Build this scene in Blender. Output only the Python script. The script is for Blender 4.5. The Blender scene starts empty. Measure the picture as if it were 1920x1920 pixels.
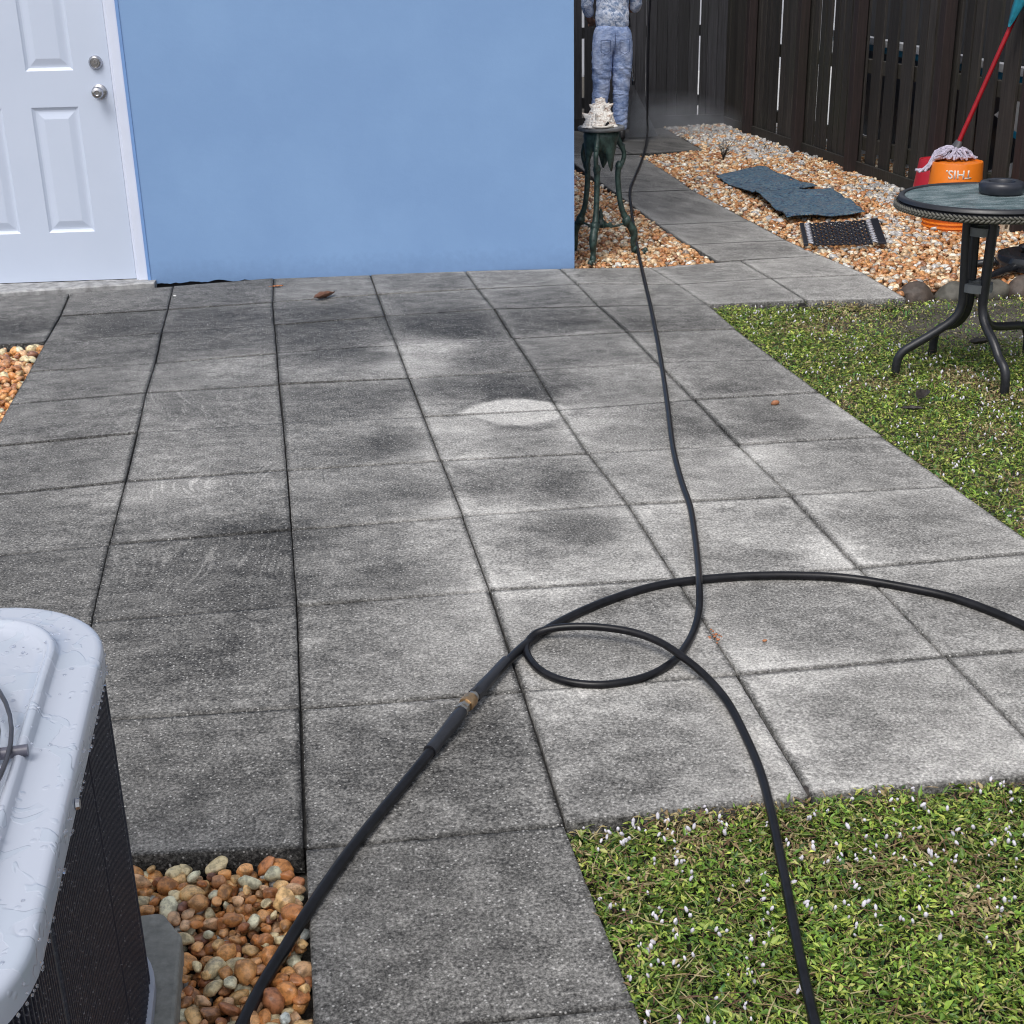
import bpy, bmesh, math, random
import numpy as np
from mathutils import Vector, Matrix, Euler, noise as mnoise
random.seed(7); rng = np.random.default_rng(11)
scene = bpy.context.scene
PI = math.pi

# ------------------------------------------------------------------ camera, sky, sun, exposure
CAM = Vector((0.990445, -6.256291, 1.433582)); EUL = Euler((1.184174, 0.0196356, -0.1670921), 'XYZ'); FPX = 2564.665
cd = bpy.data.cameras.new('camera'); cam = bpy.data.objects.new('camera', cd); scene.collection.objects.link(cam)
cam.location = CAM; cam.rotation_euler = EUL
cd.sensor_width = 36; cd.lens = FPX/1920*36; cd.clip_end = 500; cd.clip_start = 0.02
scene.camera = cam
SUN_EL, SUN_AZ = math.radians(58), math.radians(215)     # azimuth clockwise from +Y
w = bpy.data.worlds.new('World'); scene.world = w; w.use_nodes = True
nt = w.node_tree; bg = nt.nodes['Background']
sky = nt.nodes.new('ShaderNodeTexSky'); sky.sky_type = 'NISHITA'; sky.sun_disc = False
sky.sun_elevation = SUN_EL; sky.sun_rotation = SUN_AZ; sky.dust_density = 4.0; sky.air_density = 1.0; sky.ozone_density = 1.5
hsv = nt.nodes.new('ShaderNodeHueSaturation'); hsv.inputs['Saturation'].default_value = 0.42
nt.links.new(sky.outputs[0], hsv.inputs['Color']); nt.links.new(hsv.outputs[0], bg.inputs['Color'])
bg.inputs['Strength'].default_value = 0.14
sd = bpy.data.lights.new('sun', 'SUN'); sun = bpy.data.objects.new('sun', sd); scene.collection.objects.link(sun)
sd.energy = 1.1; sd.angle = math.radians(25); sd.color = (1.0, .97, .93)
sdir = Vector((math.sin(SUN_AZ)*math.cos(SUN_EL), math.cos(SUN_AZ)*math.cos(SUN_EL), math.sin(SUN_EL)))
sun.rotation_euler = sdir.to_track_quat('Z', 'Y').to_euler()
scene.view_settings.view_transform = 'Standard'; scene.view_settings.look = 'None'
scene.view_settings.exposure = 0.40; scene.view_settings.gamma = 1
scene.cycles.use_denoising = True; scene.cycles.filter_width = 1.1
scene.cycles.max_bounces = 8; scene.cycles.transparent_max_bounces = 12

# ------------------------------------------------------------------ helpers
RM = np.array(EUL.to_matrix())
def G(x, y, z=0.0):
    """world point at height z seen at pixel (x, y) of the 1920 px photograph"""
    d = RM @ np.array([(x-960)/FPX, -(y-960)/FPX, -1.0])
    t = (z-CAM.z)/d[2]
    return Vector((CAM.x+t*d[0], CAM.y+t*d[1], z))
def GX(x, y, X):
    d = RM @ np.array([(x-960)/FPX, -(y-960)/FPX, -1.0]); t = (X-CAM.x)/d[0]
    return Vector((X, CAM.y+t*d[1], CAM.z+t*d[2]))
def tag(o, label=None, cat=None, group=None, kind=None):
    if label: o['label'] = label
    if cat: o['category'] = cat
    if group: o['group'] = group
    if kind: o['kind'] = kind
    return o
def empty(name, loc=(0,0,0), rz=0):
    o = bpy.data.objects.new(name, None); scene.collection.objects.link(o)
    o.location = loc; o.rotation_euler = (0,0,rz); o.empty_display_size = .1
    return o
class MB:
    def __init__(s): s.v = []; s.f = []
    def add(s, v, f):
        b = len(s.v); s.v += [tuple(p) for p in v]; s.f += [tuple(i+b for i in q) for q in f]; return s
    def box(s, c, d, rot=None):
        cx,cy,cz = c; a,b,e = d[0]/2,d[1]/2,d[2]/2
        vs = [Vector((x*a,y*b,z*e)) for x in (-1,1) for y in (-1,1) for z in (-1,1)]
        if rot is not None: vs = [rot @ p for p in vs]
        vs = [p+Vector(c) for p in vs]
        return s.add(vs, [(0,1,3,2),(4,6,7,5),(0,4,5,1),(2,3,7,6),(0,2,6,4),(1,5,7,3)])
    def prism(s, pts, z0, z1):
        n = len(pts)
        if sum(pts[i][0]*pts[(i+1)%n][1]-pts[(i+1)%n][0]*pts[i][1] for i in range(n)) < 0: pts = pts[::-1]
        v = [(p[0],p[1],z0) for p in pts]+[(p[0],p[1],z1) for p in pts]
        return s.add(v, [tuple(range(n))[::-1], tuple(range(n,2*n))]+[(i,(i+1)%n,n+(i+1)%n,n+i) for i in range(n)])
    def lathe(s, prof, c=(0,0,0), seg=32, closed=False):
        v = []; f = []; m = len(prof)
        for k in range(seg):
            a = 2*PI*k/seg
            for r,z in prof: v.append((c[0]+r*math.cos(a), c[1]+r*math.sin(a), c[2]+z))
        for k in range(seg):
            k2 = (k+1)%seg
            for j in range(m if closed else m-1):
                j2 = (j+1)%m
                f.append((k*m+j, k2*m+j, k2*m+j2, k*m+j2))
        return s.add(v, f)
    def tube(s, path, rad, seg=10, cap=True, squash=None):
        P = [Vector(p) for p in path]; n = len(P)
        R_ = rad if hasattr(rad,'__len__') else [rad]*n
        T = [(P[min(i+1,n-1)]-P[max(i-1,0)]).normalized() for i in range(n)]
        up = Vector((0,0,1)) if abs(T[0].z) < .9 else Vector((1,0,0))
        N = (up-T[0]*up.dot(T[0])).normalized(); v = []; f = []
        for i in range(n):
            N = (N-T[i]*N.dot(T[i])).normalized(); B = T[i].cross(N)
            for k in range(seg):
                a = 2*PI*k/seg
                v.append(P[i]+N*math.cos(a)*R_[i]+B*math.sin(a)*R_[i]*(squash or 1))
        for i in range(n-1):
            for k in range(seg):
                k2 = (k+1)%seg
                f.append((i*seg+k, i*seg+k2, (i+1)*seg+k2, (i+1)*seg+k))
        if cap: f.append(tuple(range(seg))[::-1]); f.append(tuple((n-1)*seg+k for k in range(seg)))
        return s.add(v, f)
    def build(s, name, mat, parent=None, smooth=None, bevel=0, loc=None):
        me = bpy.data.meshes.new(name); me.from_pydata([tuple(p) for p in s.v], [], s.f)
        me.materials.append(mat)
        if smooth is not None:
            me.polygons.foreach_set('use_smooth', [True]*len(me.polygons))
            if smooth < 180: me.set_sharp_from_angle(angle=math.radians(smooth))
        me.update()
        o = bpy.data.objects.new(name, me); scene.collection.objects.link(o)
        if parent: o.parent = parent
        if loc is not None: o.location = loc
        if bevel:
            b = o.modifiers.new('bevel','BEVEL'); b.width = bevel; b.segments = 2; b.limit_method = 'ANGLE'
        return o
def spline(P, k=12):
    P = [Vector(p) for p in P]; P = [P[0]*2-P[1]]+P+[P[-1]*2-P[-2]]; out = []
    for i in range(1, len(P)-2):
        a,b,c,d = P[i-1:i+3]
        for j in range(k):
            t = j/k
            out.append(.5*((2*b)+(c-a)*t+(2*a-5*b+4*c-d)*t*t+(3*b-a-3*c+d)*t**3))
    out.append(P[-2]); return out
def inpoly(x, y, poly):
    inside = np.zeros(len(x), bool); n = len(poly)
    for i in range(n):
        x1,y1 = poly[i][:2]; x2,y2 = poly[(i+1)%n][:2]
        c = ((y1 > y) != (y2 > y))
        with np.errstate(divide='ignore', invalid='ignore'):
            xi = (x2-x1)*(y-y1)/(y2-y1+1e-12)+x1
        inside ^= c & (x < xi)
    return inside
def vnoise(x, y, seed=0):
    x = np.asarray(x,float); y = np.asarray(y,float)
    xi = np.floor(x).astype(int); yi = np.floor(y).astype(int); fx = x-xi; fy = y-yi
    def h(a,b):
        s_ = np.sin(a*127.1+b*311.7+seed*74.7)*43758.5453; return s_-np.floor(s_)
    fx = fx*fx*(3-2*fx); fy = fy*fy*(3-2*fy)
    return (h(xi,yi)*(1-fx)+h(xi+1,yi)*fx)*(1-fy)+(h(xi,yi+1)*(1-fx)+h(xi+1,yi+1)*fx)*fy
def fbm(x, y, seed=0, o=4):
    s_ = 0; a = .5
    for k in range(o): s_ = s_+a*vnoise(x*2**k, y*2**k, seed+k*7); a *= .5
    return s_/(1-.5**o)

# ------------------------------------------------------------------ materials
class Mat:
    def __init__(s, name, base=(.5,.5,.5), rough=.6, metal=0, spec=.5):
        s.m = bpy.data.materials.new(name); s.m.use_nodes = True; s.nt = s.m.node_tree
        s.b = s.nt.nodes['Principled BSDF']; s.b.inputs['Base Color'].default_value = (*base,1)
        s.b.inputs['Roughness'].default_value = rough; s.b.inputs['Metallic'].default_value = metal
        s.b.inputs['Specular IOR Level'].default_value = spec
        s.tc = s.nt.nodes.new('ShaderNodeTexCoord')
    def N(s, t, **k):
        n = s.nt.nodes.new(t)
        for a,b in k.items():
            if a[0] == '_': setattr(n, a[1:], b)
            else: n.inputs[a.replace('__',' ')].default_value = b
        return n
    def L(s, a, b): s.nt.links.new(a, b)
    def noise(s, scale, detail=4, rough=.6, stretch=None, dist=0, coord='Object'):
        n = s.N('ShaderNodeTexNoise', Scale=scale, Detail=detail, Roughness=rough, Distortion=dist)
        if stretch:
            mp = s.N('ShaderNodeMapping'); mp.inputs['Scale'].default_value = stretch
            s.L(s.tc.outputs[coord], mp.inputs[0]); s.L(mp.outputs[0], n.inputs['Vector'])
        else: s.L(s.tc.outputs[coord], n.inputs['Vector'])
        return n
    def ramp(s, fac, stops, interp='LINEAR'):
        r = s.N('ShaderNodeValToRGB'); r.color_ramp.interpolation = interp
        e = r.color_ramp.elements
        e[0].position = stops[0][0]; e[-1].position = stops[-1][0]
        for p,c in stops[1:-1]: e.new(p)
        for k,(p,c) in enumerate(stops): e[k].color = (*c,1) if len(c) == 3 else c
        s.L(fac, r.inputs[0]); return r.outputs[0]
    def mix(s, fac, a, b, mode='MIX'):
        n = s.N('ShaderNodeMix', _data_type='RGBA', _blend_type=mode)
        for sock,val in ((0,fac),(6,a),(7,b)):
            if hasattr(val,'links'): s.L(val, n.inputs[sock])
            else: n.inputs[sock].default_value = val if sock == 0 else (*val,1)
        return n.outputs[2]
    def color(s, out): s.L(out, s.b.inputs['Base Color'])
    def bump(s, h, strength=.3, dist=.005):
        n = s.N('ShaderNodeBump', Strength=strength, Distance=dist); s.L(h, n.inputs['Height']); s.L(n.outputs[0], s.b.inputs['Normal']); return n
def simple(name, c, rough=.5, metal=0, var=.25, scale=30, bump=.15, dist=.002, stretch=None):
    M = Mat(name, c, rough, metal); n = M.noise(scale, 5, .6, stretch)
    lo = tuple(v*(1-var) for v in c); hi = tuple(min(1,v*(1+var)) for v in c)
    M.color(M.ramp(n.outputs[0], [(.3,lo),(.7,hi)]))
    r = M.N('ShaderNodeMapRange'); r.inputs['To Min'].default_value = max(0,rough-.1); r.inputs['To Max'].default_value = min(1,rough+.12)
    M.L(n.outputs[0], r.inputs['Value']); M.L(r.outputs[0], M.b.inputs['Roughness'])
    if bump: M.bump(n.outputs[0], bump, dist)
    return M.m

# paving: per-vertex grime level in attribute "grime" (0 filthy .. 1 washed)
M = Mat('concrete_paving', rough=.7, spec=.28)
at = M.N('ShaderNodeAttribute', _attribute_name='grime')
fine = M.noise(150, 2, .8); n2 = M.noise(38, 5, .75, dist=1.5); vor = M.N('ShaderNodeTexVoronoi', Scale=125.0, Randomness=1.0); M.L(M.tc.outputs['Object'], vor.inputs['Vector'])
m1 = M.N('ShaderNodeMath', _operation='MULTIPLY_ADD'); M.L(n2.outputs[0], m1.inputs[0]); m1.inputs[1].default_value = .24; M.L(at.outputs['Fac'], m1.inputs[2])
m2 = M.N('ShaderNodeMath', _operation='MULTIPLY_ADD'); M.L(fine.outputs[0], m2.inputs[0]); m2.inputs[1].default_value = .90; M.L(m1.outputs[0], m2.inputs[2])
sat = M.N('ShaderNodeAttribute', _attribute_name='scrub'); mpp = M.N('ShaderNodeMapping'); mpp.inputs['Rotation'].default_value = (0,0,.55); mpp.inputs['Scale'].default_value = (70,5,1)
wv = M.N('ShaderNodeVectorMath', _operation='ADD'); wn = M.noise(2.2,1,.5); wsc = M.N('ShaderNodeVectorMath', _operation='SCALE'); M.L(wn.outputs['Color'], wsc.inputs[0]); wsc.inputs['Scale'].default_value = .35
M.L(M.tc.outputs['Object'], wv.inputs[0]); M.L(wsc.outputs[0], wv.inputs[1]); M.L(wv.outputs[0], mpp.inputs[0]); sn = M.N('ShaderNodeTexNoise', Scale=1.0, Detail=2.0); M.L(mpp.outputs[0], sn.inputs['Vector'])
sr = M.ramp(sn.outputs[0], [(.57,(0,0,0)),(.64,(1,1,1))]); smu = M.N('ShaderNodeMath', _operation='MULTIPLY'); M.L(sr, smu.inputs[0]); M.L(sat.outputs['Fac'], smu.inputs[1])
sadd = M.N('ShaderNodeMath', _operation='MULTIPLY_ADD'); M.L(smu.outputs[0], sadd.inputs[0]); sadd.inputs[1].default_value = .13; M.L(m2.outputs[0], sadd.inputs[2])
m3 = M.N('ShaderNodeMath', _operation='SUBTRACT'); M.L(sadd.outputs[0], m3.inputs[0]); m3.inputs[1].default_value = .585
pw = M.N('ShaderNodeMath', _operation='POWER'); M.L(m3.outputs[0], pw.inputs[0]); pw.inputs[1].default_value = 2.25; pw.use_clamp = True
cmb = M.mix(pw.outputs[0], (.0065,.0065,.0066), (.96,.935,.885))
# aggregate chips
chip = M.ramp(vor.outputs['Distance'], [(.16,(1,1,1)),(.32,(0,0,0))]); sel = M.N('ShaderNodeSeparateColor'); M.L(vor.outputs['Color'], sel.inputs[0])
cs = M.ramp(sel.outputs[0], [(.60,(0,0,0)),(.85,(1,1,1))]); cf = M.N('ShaderNodeMath', _operation='MULTIPLY'); M.L(chip, cf.inputs[0]); M.L(cs, cf.inputs[1])
cf2 = M.N('ShaderNodeMath', _operation='MULTIPLY'); M.L(cf.outputs[0], cf2.inputs[0]); cf2.inputs[1].default_value = .6
M.color(M.mix(cf2.outputs[0], cmb, (.66,.65,.63)))
M.bump(fine.outputs[0], .6, .003)
rr = M.N('ShaderNodeMapRange'); rr.inputs['To Min'].default_value = .55; rr.inputs['To Max'].default_value = .85
M.L(n2.outputs[0], rr.inputs['Value']); M.L(rr.outputs[0], M.b.inputs['Roughness'])
MAT_PAVE = M.m

M = Mat('soil', rough=.9); n = M.noise(14, 8, .7); n2 = M.noise(160, 4, .7)
M.color(M.mix(.5, M.ramp(n.outputs[0], [(.3,(.03,.026,.02)),(.7,(.10,.09,.078))]), M.ramp(n2.outputs[0], [(.35,(.03,.026,.02)),(.65,(.16,.145,.12))])))
M.bump(n2.outputs[0], .8, .006); MAT_SOIL = M.m
M = Mat('joint_soil', rough=.95); n = M.noise(60, 5, .7); M.color(M.ramp(n.outputs[0], [(.35,(.012,.012,.012)),(.7,(.05,.048,.045))])); MAT_JOINT = M.m

def attr_mat(name, rough, spec=.5, bscale=60, bstr=.2, attr='col', mottled=.25, sss=0):
    M = Mat(name, rough=rough, spec=spec); a = M.N('ShaderNodeAttribute', _attribute_name=attr)
    n = M.noise(bscale, 4, .65)
    M.color(M.mix(1, a.outputs['Color'], M.ramp(n.outputs[0], [(.38,(1-mottled,)*3),(.58,(1+0*mottled,)*3)]), 'MULTIPLY'))
    if bstr: M.bump(n.outputs[0], bstr, .003)
    return M
MP = attr_mat('river_pebble', .36, .5, 70, .5, mottled=.6); MAT_PEB = MP.m
ML = attr_mat('lawn_leaf', .45, .4, 200, 0, mottled=.2); MAT_LEAF = ML.m
ML.b.inputs['Subsurface Weight'].default_value = 0

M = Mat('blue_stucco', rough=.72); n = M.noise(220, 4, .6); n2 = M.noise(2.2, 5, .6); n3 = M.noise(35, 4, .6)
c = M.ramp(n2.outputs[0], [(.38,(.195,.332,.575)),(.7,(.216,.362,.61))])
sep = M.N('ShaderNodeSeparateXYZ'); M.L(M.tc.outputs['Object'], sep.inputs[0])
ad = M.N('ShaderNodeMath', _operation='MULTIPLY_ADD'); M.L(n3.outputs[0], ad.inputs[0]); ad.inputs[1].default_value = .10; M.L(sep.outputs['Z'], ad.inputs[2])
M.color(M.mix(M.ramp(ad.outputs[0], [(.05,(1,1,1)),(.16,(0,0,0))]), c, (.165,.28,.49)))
nb2 = M.noise(26, 4, .6, (1,1,1.6)); sm = M.N('ShaderNodeMath', _operation='MULTIPLY_ADD'); M.L(nb2.outputs[0], sm.inputs[0]); sm.inputs[1].default_value = 2.2; M.L(n.outputs[0], sm.inputs[2])
M.bump(sm.outputs[0], .16, .002); MAT_BLUE = M.m
MAT_WHITE = simple('white_gloss_paint', (.66,.71,.84), .35, var=.03, scale=6, bump=.03)
M = Mat('door_paint', rough=.38); n = M.noise(3, 5, .6); n2 = M.noise(70, 3, .5)
M.color(M.ramp(n.outputs[0], [(.3,(.53,.60,.735)),(.7,(.56,.63,.765))])); M.bump(n2.outputs[0], .06, .001); MAT_DOOR = M.m
MAT_STEEL = simple('brushed_steel', (.45,.45,.47), .25, 1, var=.15, scale=50, bump=.05)
MAT_SILL = simple('weathered_concrete', (.30,.30,.30), .8, var=.5, scale=22, bump=.6, dist=.006)
MAT_DARKGAP = simple('dark_gap', (.012,.012,.014), .9, var=.2)
def wood(name, c, vs=(22,22,1.0)):
    M = Mat(name, rough=.72); n = M.noise(3.5, 7, .65, vs, dist=.4); n2 = M.noise(1.1, 4, .6)
    a = M.ramp(n.outputs[0], [(.28,tuple(v*.45 for v in c)),(.5,c),(.75,tuple(v*1.9 for v in c))])
    oi = M.N('ShaderNodeNewGeometry'); r = M.N('ShaderNodeMapRange'); r.inputs['To Min'].default_value = .5; r.inputs['To Max'].default_value = 1.9; M.L(oi.outputs['Random Per Island'], r.inputs[0])
    vm = M.N('ShaderNodeVectorMath', _operation='SCALE'); M.L(a, vm.inputs[0]); M.L(r.outputs[0], vm.inputs['Scale'])
    g = M.mix(M.ramp(n2.outputs[0], [(.5,(0,0,0)),(.75,(.55,.55,.55))]), vm.outputs[0], (c[0]*.9,c[1]*1.35,c[2]*.8))
    M.color(g); M.bump(n.outputs[0], .5, .004); return M.m
MAT_PICKET = wood('stained_picket', (.021,.018,.0155)); MAT_POST = wood('stained_post', (.020,.0115,.011)); MAT_RAIL = wood('weathered_rail', (.032,.028,.021))
MAT_BACKF = wood('dark_board', (.017,.017,.020))
MAT_HOSE = simple('black_rubber_hose', (.006,.006,.008), .34, var=.7, scale=26, bump=.08); MAT_HOSE.node_tree.nodes['Principled BSDF'].inputs['Specular IOR Level'].default_value = .32
MAT_SLEEVE = simple('black_sleeve', (.018,.019,.024), .38, var=.2, scale=60, bump=.1)
MAT_BRASS = simple('brass', (.55,.36,.2), .32, 1, var=.2, scale=90)
MAT_NICKEL = simple('dull_nickel', (.42,.40,.36), .35, 1, var=.2, scale=90)
MAT_IRON = simple('green_cast_iron', (.026,.050,.043), .42, 0, var=.7, scale=45, bump=.5, dist=.004)
MAT_IRONTOP = simple('grey_cast_top', (.13,.135,.14), .5, 0, var=.35, scale=60, bump=.4, dist=.003)
MAT_BLK = simple('black_powder_coat', (.012,.013,.017), .38, 0, var=.25, scale=60, bump=.08)
MAT_CLAMP = simple('grey_plastic', (.13,.14,.15), .5, 0, var=.15, scale=40)
MAT_PLASTIC_BLK = simple('black_plastic', (.016,.018,.026), .33, 0, var=.2, scale=30)
MAT_ORANGE = simple('orange_plastic', (.78,.20,.015), .38, 0, var=.06, scale=9, bump=.04)
MAT_RED = simple('red_plastic', (.42,.02,.035), .4, 0, var=.08, scale=12, bump=.04)
MAT_PRINT = simple('white_print', (.75,.68,.62), .6, 0, var=.15, scale=60, bump=0)
MAT_TEAL = simple('teal_cloth', (.01,.21,.30), .85, 0, var=.2, scale=40, bump=.4)
MAT_MOP = simple('mop_yarn', (.40,.37,.46), .9, 0, var=.4, scale=60, bump=.6, dist=.004)
MAT_STONE = simple('edging_stone', (.065,.048,.038), .6, 0, var=.5, scale=16, bump=.6, dist=.01)
MAT_STONE2 = simple('grey_edging_stone', (.085,.08,.066), .65, 0, var=.45, scale=16, bump=.6, dist=.01)
MAT_BEIGE = simple('beige_plastic', (.52,.44,.34), .55, 0, var=.15, scale=30)
MAT_BRN = simple('dry_leaf', (.16,.075,.045), .6, 0, var=.5, scale=60, bump=.5)
MAT_BRN2 = simple('dark_wet_leaf', (.035,.03,.027), .45, 0, var=.5, scale=60, bump=.5)

# ------------------------------------------------------------------ ground
gb = MB()
gb.add([(-60,-40,-.062),(60,-40,-.062),(60,120,-.062),(-60,120,-.062)], [(0,1,2,3)])
tag(gb.build('ground', MAT_SOIL), kind='structure')

# ------------------------------------------------------------------ patio slabs
COL = {  # joint lines: photo pixels of the slab corners, from the wall towards the camera
 0: [(131,550),(113,593),(85,642),(53,697),(17,758),None,None,None,None,None,None],
 1: [(325,537),(315,581),(303,625),(291,682),(274,737),(257,812),(235,903),(205,1022),(172,1166),None,None],
 2: [(513,528),(512,567),(515,610),(519,662),(523,721),(531,793),(538,882),(546,994),(556,1136),(563,1328),(571,1591)],
 3: [(695,517),(707,552),(722,593),(744,647),(767,710),(795,782),(827,863),(868,968),(919,1108),(980,1295),(1059,1546)],
 4: [(873,509),(896,542),(927,580),(962,635),(1003,695),(1048,770),(1103,850),(1177,945),(1268,1087),(1382,1264),(1519,1489)],
 5: [(1050,504),(1083,533),(1123,575),(1177,623),(1232,680),(1303,750),(1384,834),(1484,929),(1612,1065),(1773,1232),None],
 6: [(1219,501),(1272,533),(1327,571),(1380,617),(1457,675),(1537,735),(1654,817),(1785,910),(1958,1034),None,None],
 7: [(1389,488),(1445,522),(1511,563)]+[None]*8,
 8: [(1541,479),(1625,515),(1700,558)]+[None]*8,
}
W = {i: [None if q is None else G(*q) for q in r] for i,r in COL.items()}
U = .466
_P2 = Vector((2.381,.306,0)); _NO = Vector((-.09216,-.99574,0))
for i in (2,3,4,5):            # the first row of slabs runs up to the wall face
    a,b = W[i][0],W[i][1]; ta,tb_ = (a-_P2).dot(_NO),(b-_P2).dot(_NO)
    if i < 5: W[i][0] = b+(a-b)*((tb_+.010)/(tb_-ta))
for i in range(-2, 7):
    if i not in W: continue
    r = W[i]
    for j in range(1, 11):
        if r[j] is None and i < 7: r[j] = r[j-1]+Vector((0.004,-U,0))
def nxt(i, src): W[i] = [None if p is None else p+Vector((-U if i < 0 else U,-.02 if i > 0 else .02,0)) for p in W[src]]
nxt(-1, 0); nxt(-2, -1)
W[3] += [W[3][-1]+Vector((.012,-U,0)), W[3][-1]+Vector((.02,-2*U,0)), W[3][-1]+Vector((.03,-3*U,0))]
W[2] += [W[2][-1]+Vector((.0,-U,0)), W[2][-1]+Vector((.005,-2*U,0)), W[2][-1]+Vector((.01,-3*U,0))]
W[6][9] = W[5][9]+Vector((U,-.02,0)); W[6][10] = W[5][10]+Vector((U,-.02,0))
W['7b'] = [None]*8+[W[6][8]+Vector((U,-.01,0)), W[6][9]+Vector((U,-.01,0)), W[6][10]+Vector((U,-.01,0))]
slabs = []
def slab(a, b, j): slabs.append([W[a][j], W[b][j], W[b][j+1], W[a][j+1]])
for j in (0,1): slab(-2,-1,j); slab(-1,0,j)
for j in range(0,10): slab(0,1,j) if j < 9 else None
for j in range(0,10): slab(1,2,j)
for j in range(0,13): slab(2,3,j)
for i in (3,4,5):
    for j in range(0,10): slab(i,i+1,j)
slab(6,'7b',8); slab(6,'7b',9)
for i in (6,7):
    for j in (0,1): slab(i,i+1,j)
for i in range(-2,6):   # extend the first row under the wall
    pass
# garden path slabs behind
P = lambda *q: G(*q)
path_px = [
 [(1342,489),(1290,457),(1476,449),(1541,479)],
 [(1290,457),(1234,420),(1408,413),(1476,449)],
 [(1234,420),(1176,386) ,(1299,355),(1408,413)],
]
ps = []
e = [((1342,489),(1541,479)),((1290,457),(1476,449)),((1234,420),(1408,413)),((1153,360),(1299,355)),((1112,333),(1261,328)),((1055,291),(1200,289))]
for (a,b),(c,d_) in zip(e[:-1], e[1:]): ps.append([P(*c),P(*d_),P(*b),P(*a)])
ps.append([P(930,250),P(1085,243),P(1185,287),P(1040,292)])
ps.append([P(1085,243),P(1252,243),P(1321,280),P(1185,287)])
ps.append([P(940,225),P(1090,221),P(1085,242),P(930,249)])
ps.append([P(1090,221),P(1180,219),P(1250,242),P(1087,242)])

ANCH = np.array([(60,575,.40),(60,620,.2),(90,625,.42),(200,565,.40),(200,610,.26),(180,660,.36),(160,720,.38),(140,790,.38),(120,870,.38),(110,970,.38),(80,1080,.37),
(400,555,.36),(400,600,.28),(400,640,.33),(420,690,.48),(340,700,.40),(400,750,.36),(400,840,.46),(300,870,.48),(400,940,.44),(250,920,.50),(360,1080,.34),(500,1010,.28),(500,1100,.31),(380,1230,.37),(380,1450,.38),(350,1590,.44),
(600,540,.44),(600,590,.3),(580,625,.3),(640,660,.32),(590,700,.50),(740,690,.55),(700,670,.36),(600,745,.35),(700,750,.34),(620,780,.38),(650,805,.48),(720,830,.34),(600,900,.46),(760,910,.38),(640,940,.42),(820,880,.50),(650,1060,.45),(720,1080,.36),(860,1020,.56),(700,1210,.42),(840,1220,.54),(720,1300,.48),(620,1280,.40),(760,1420,.37),(900,1380,.33),(640,1380,.37),(650,1540,.40),(850,1500,.40),
(770,535,.44),(800,525,.44),(780,565,.36),(870,615,.22),(820,610,.25),(760,655,.55),(800,655,.62),(780,690,.58),(900,670,.36),(960,665,.38),(840,720,.34),(960,725,.25),(1010,735,.27),(800,775,.52),(870,800,.62),(970,830,.48),(860,850,.62),(920,900,.44),(1050,900,.42),(900,960,.60),(1000,1020,.46),(1060,1000,.38),(1150,1070,.60),(960,1090,.62),
(950,525,.46),(1010,560,.36),(1000,605,.33),(1060,640,.42),(1150,700,.50),(1100,740,.50),(1100,790,.62),(1180,810,.52),(1230,870,.56),(1200,900,.52),(1250,960,.60),(1200,1050,.56),(1050,1130,.6),(1150,1130,.5),
(1130,520,.48),(1180,545,.52),(1150,590,.36),(1200,605,.30),(1180,640,.46),(1260,590,.40),(1300,640,.46),(1300,700,.50),(1400,660,.42),(1420,720,.45),(1330,800,.38),(1350,780,.5),(1450,790,.38),(1560,780,.56),(1600,820,.5),(1420,860,.66),(1500,890,.5),(1600,870,.50),(1350,900,.58),(1400,1000,.60),(1550,980,.50),(1650,980,.46),(1560,1040,.68),(1450,1060,.48),(1540,950,.6),
(1400,1130,.46),(1500,1180,.46),(1350,1230,.55),(1750,1100,.55),(1850,1150,.52),(1450,1250,.62),(1600,1350,.52),(1800,1400,.58),(1200,1380,.48),(1100,1450,.46),(1200,1450,.42),(1350,1470,.52),(1450,1400,.60),(1100,1330,.58),(1450,1480,.62),(1300,1260,.55),(1150,1230,.50),
(800,1700,.40),(900,1800,.41),(1000,1600,.38),(620,1700,.44),(1050,1850,.42),(800,1950,.38),
(1150,270,.30),(1250,270,.30),(1180,310,.44),(1200,345,.40),(1300,390,.48),(1380,435,.50),(1450,470,.53),(1300,520,.48),(1400,540,.48),(1500,500,.55),(1600,540,.56),(1270,545,.47)])
AP = np.array([list(G(x,y))[:2] for x,y,_ in ANCH]); AV = ANCH[:,2]
oc = G(972,772); oax = .20
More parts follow.
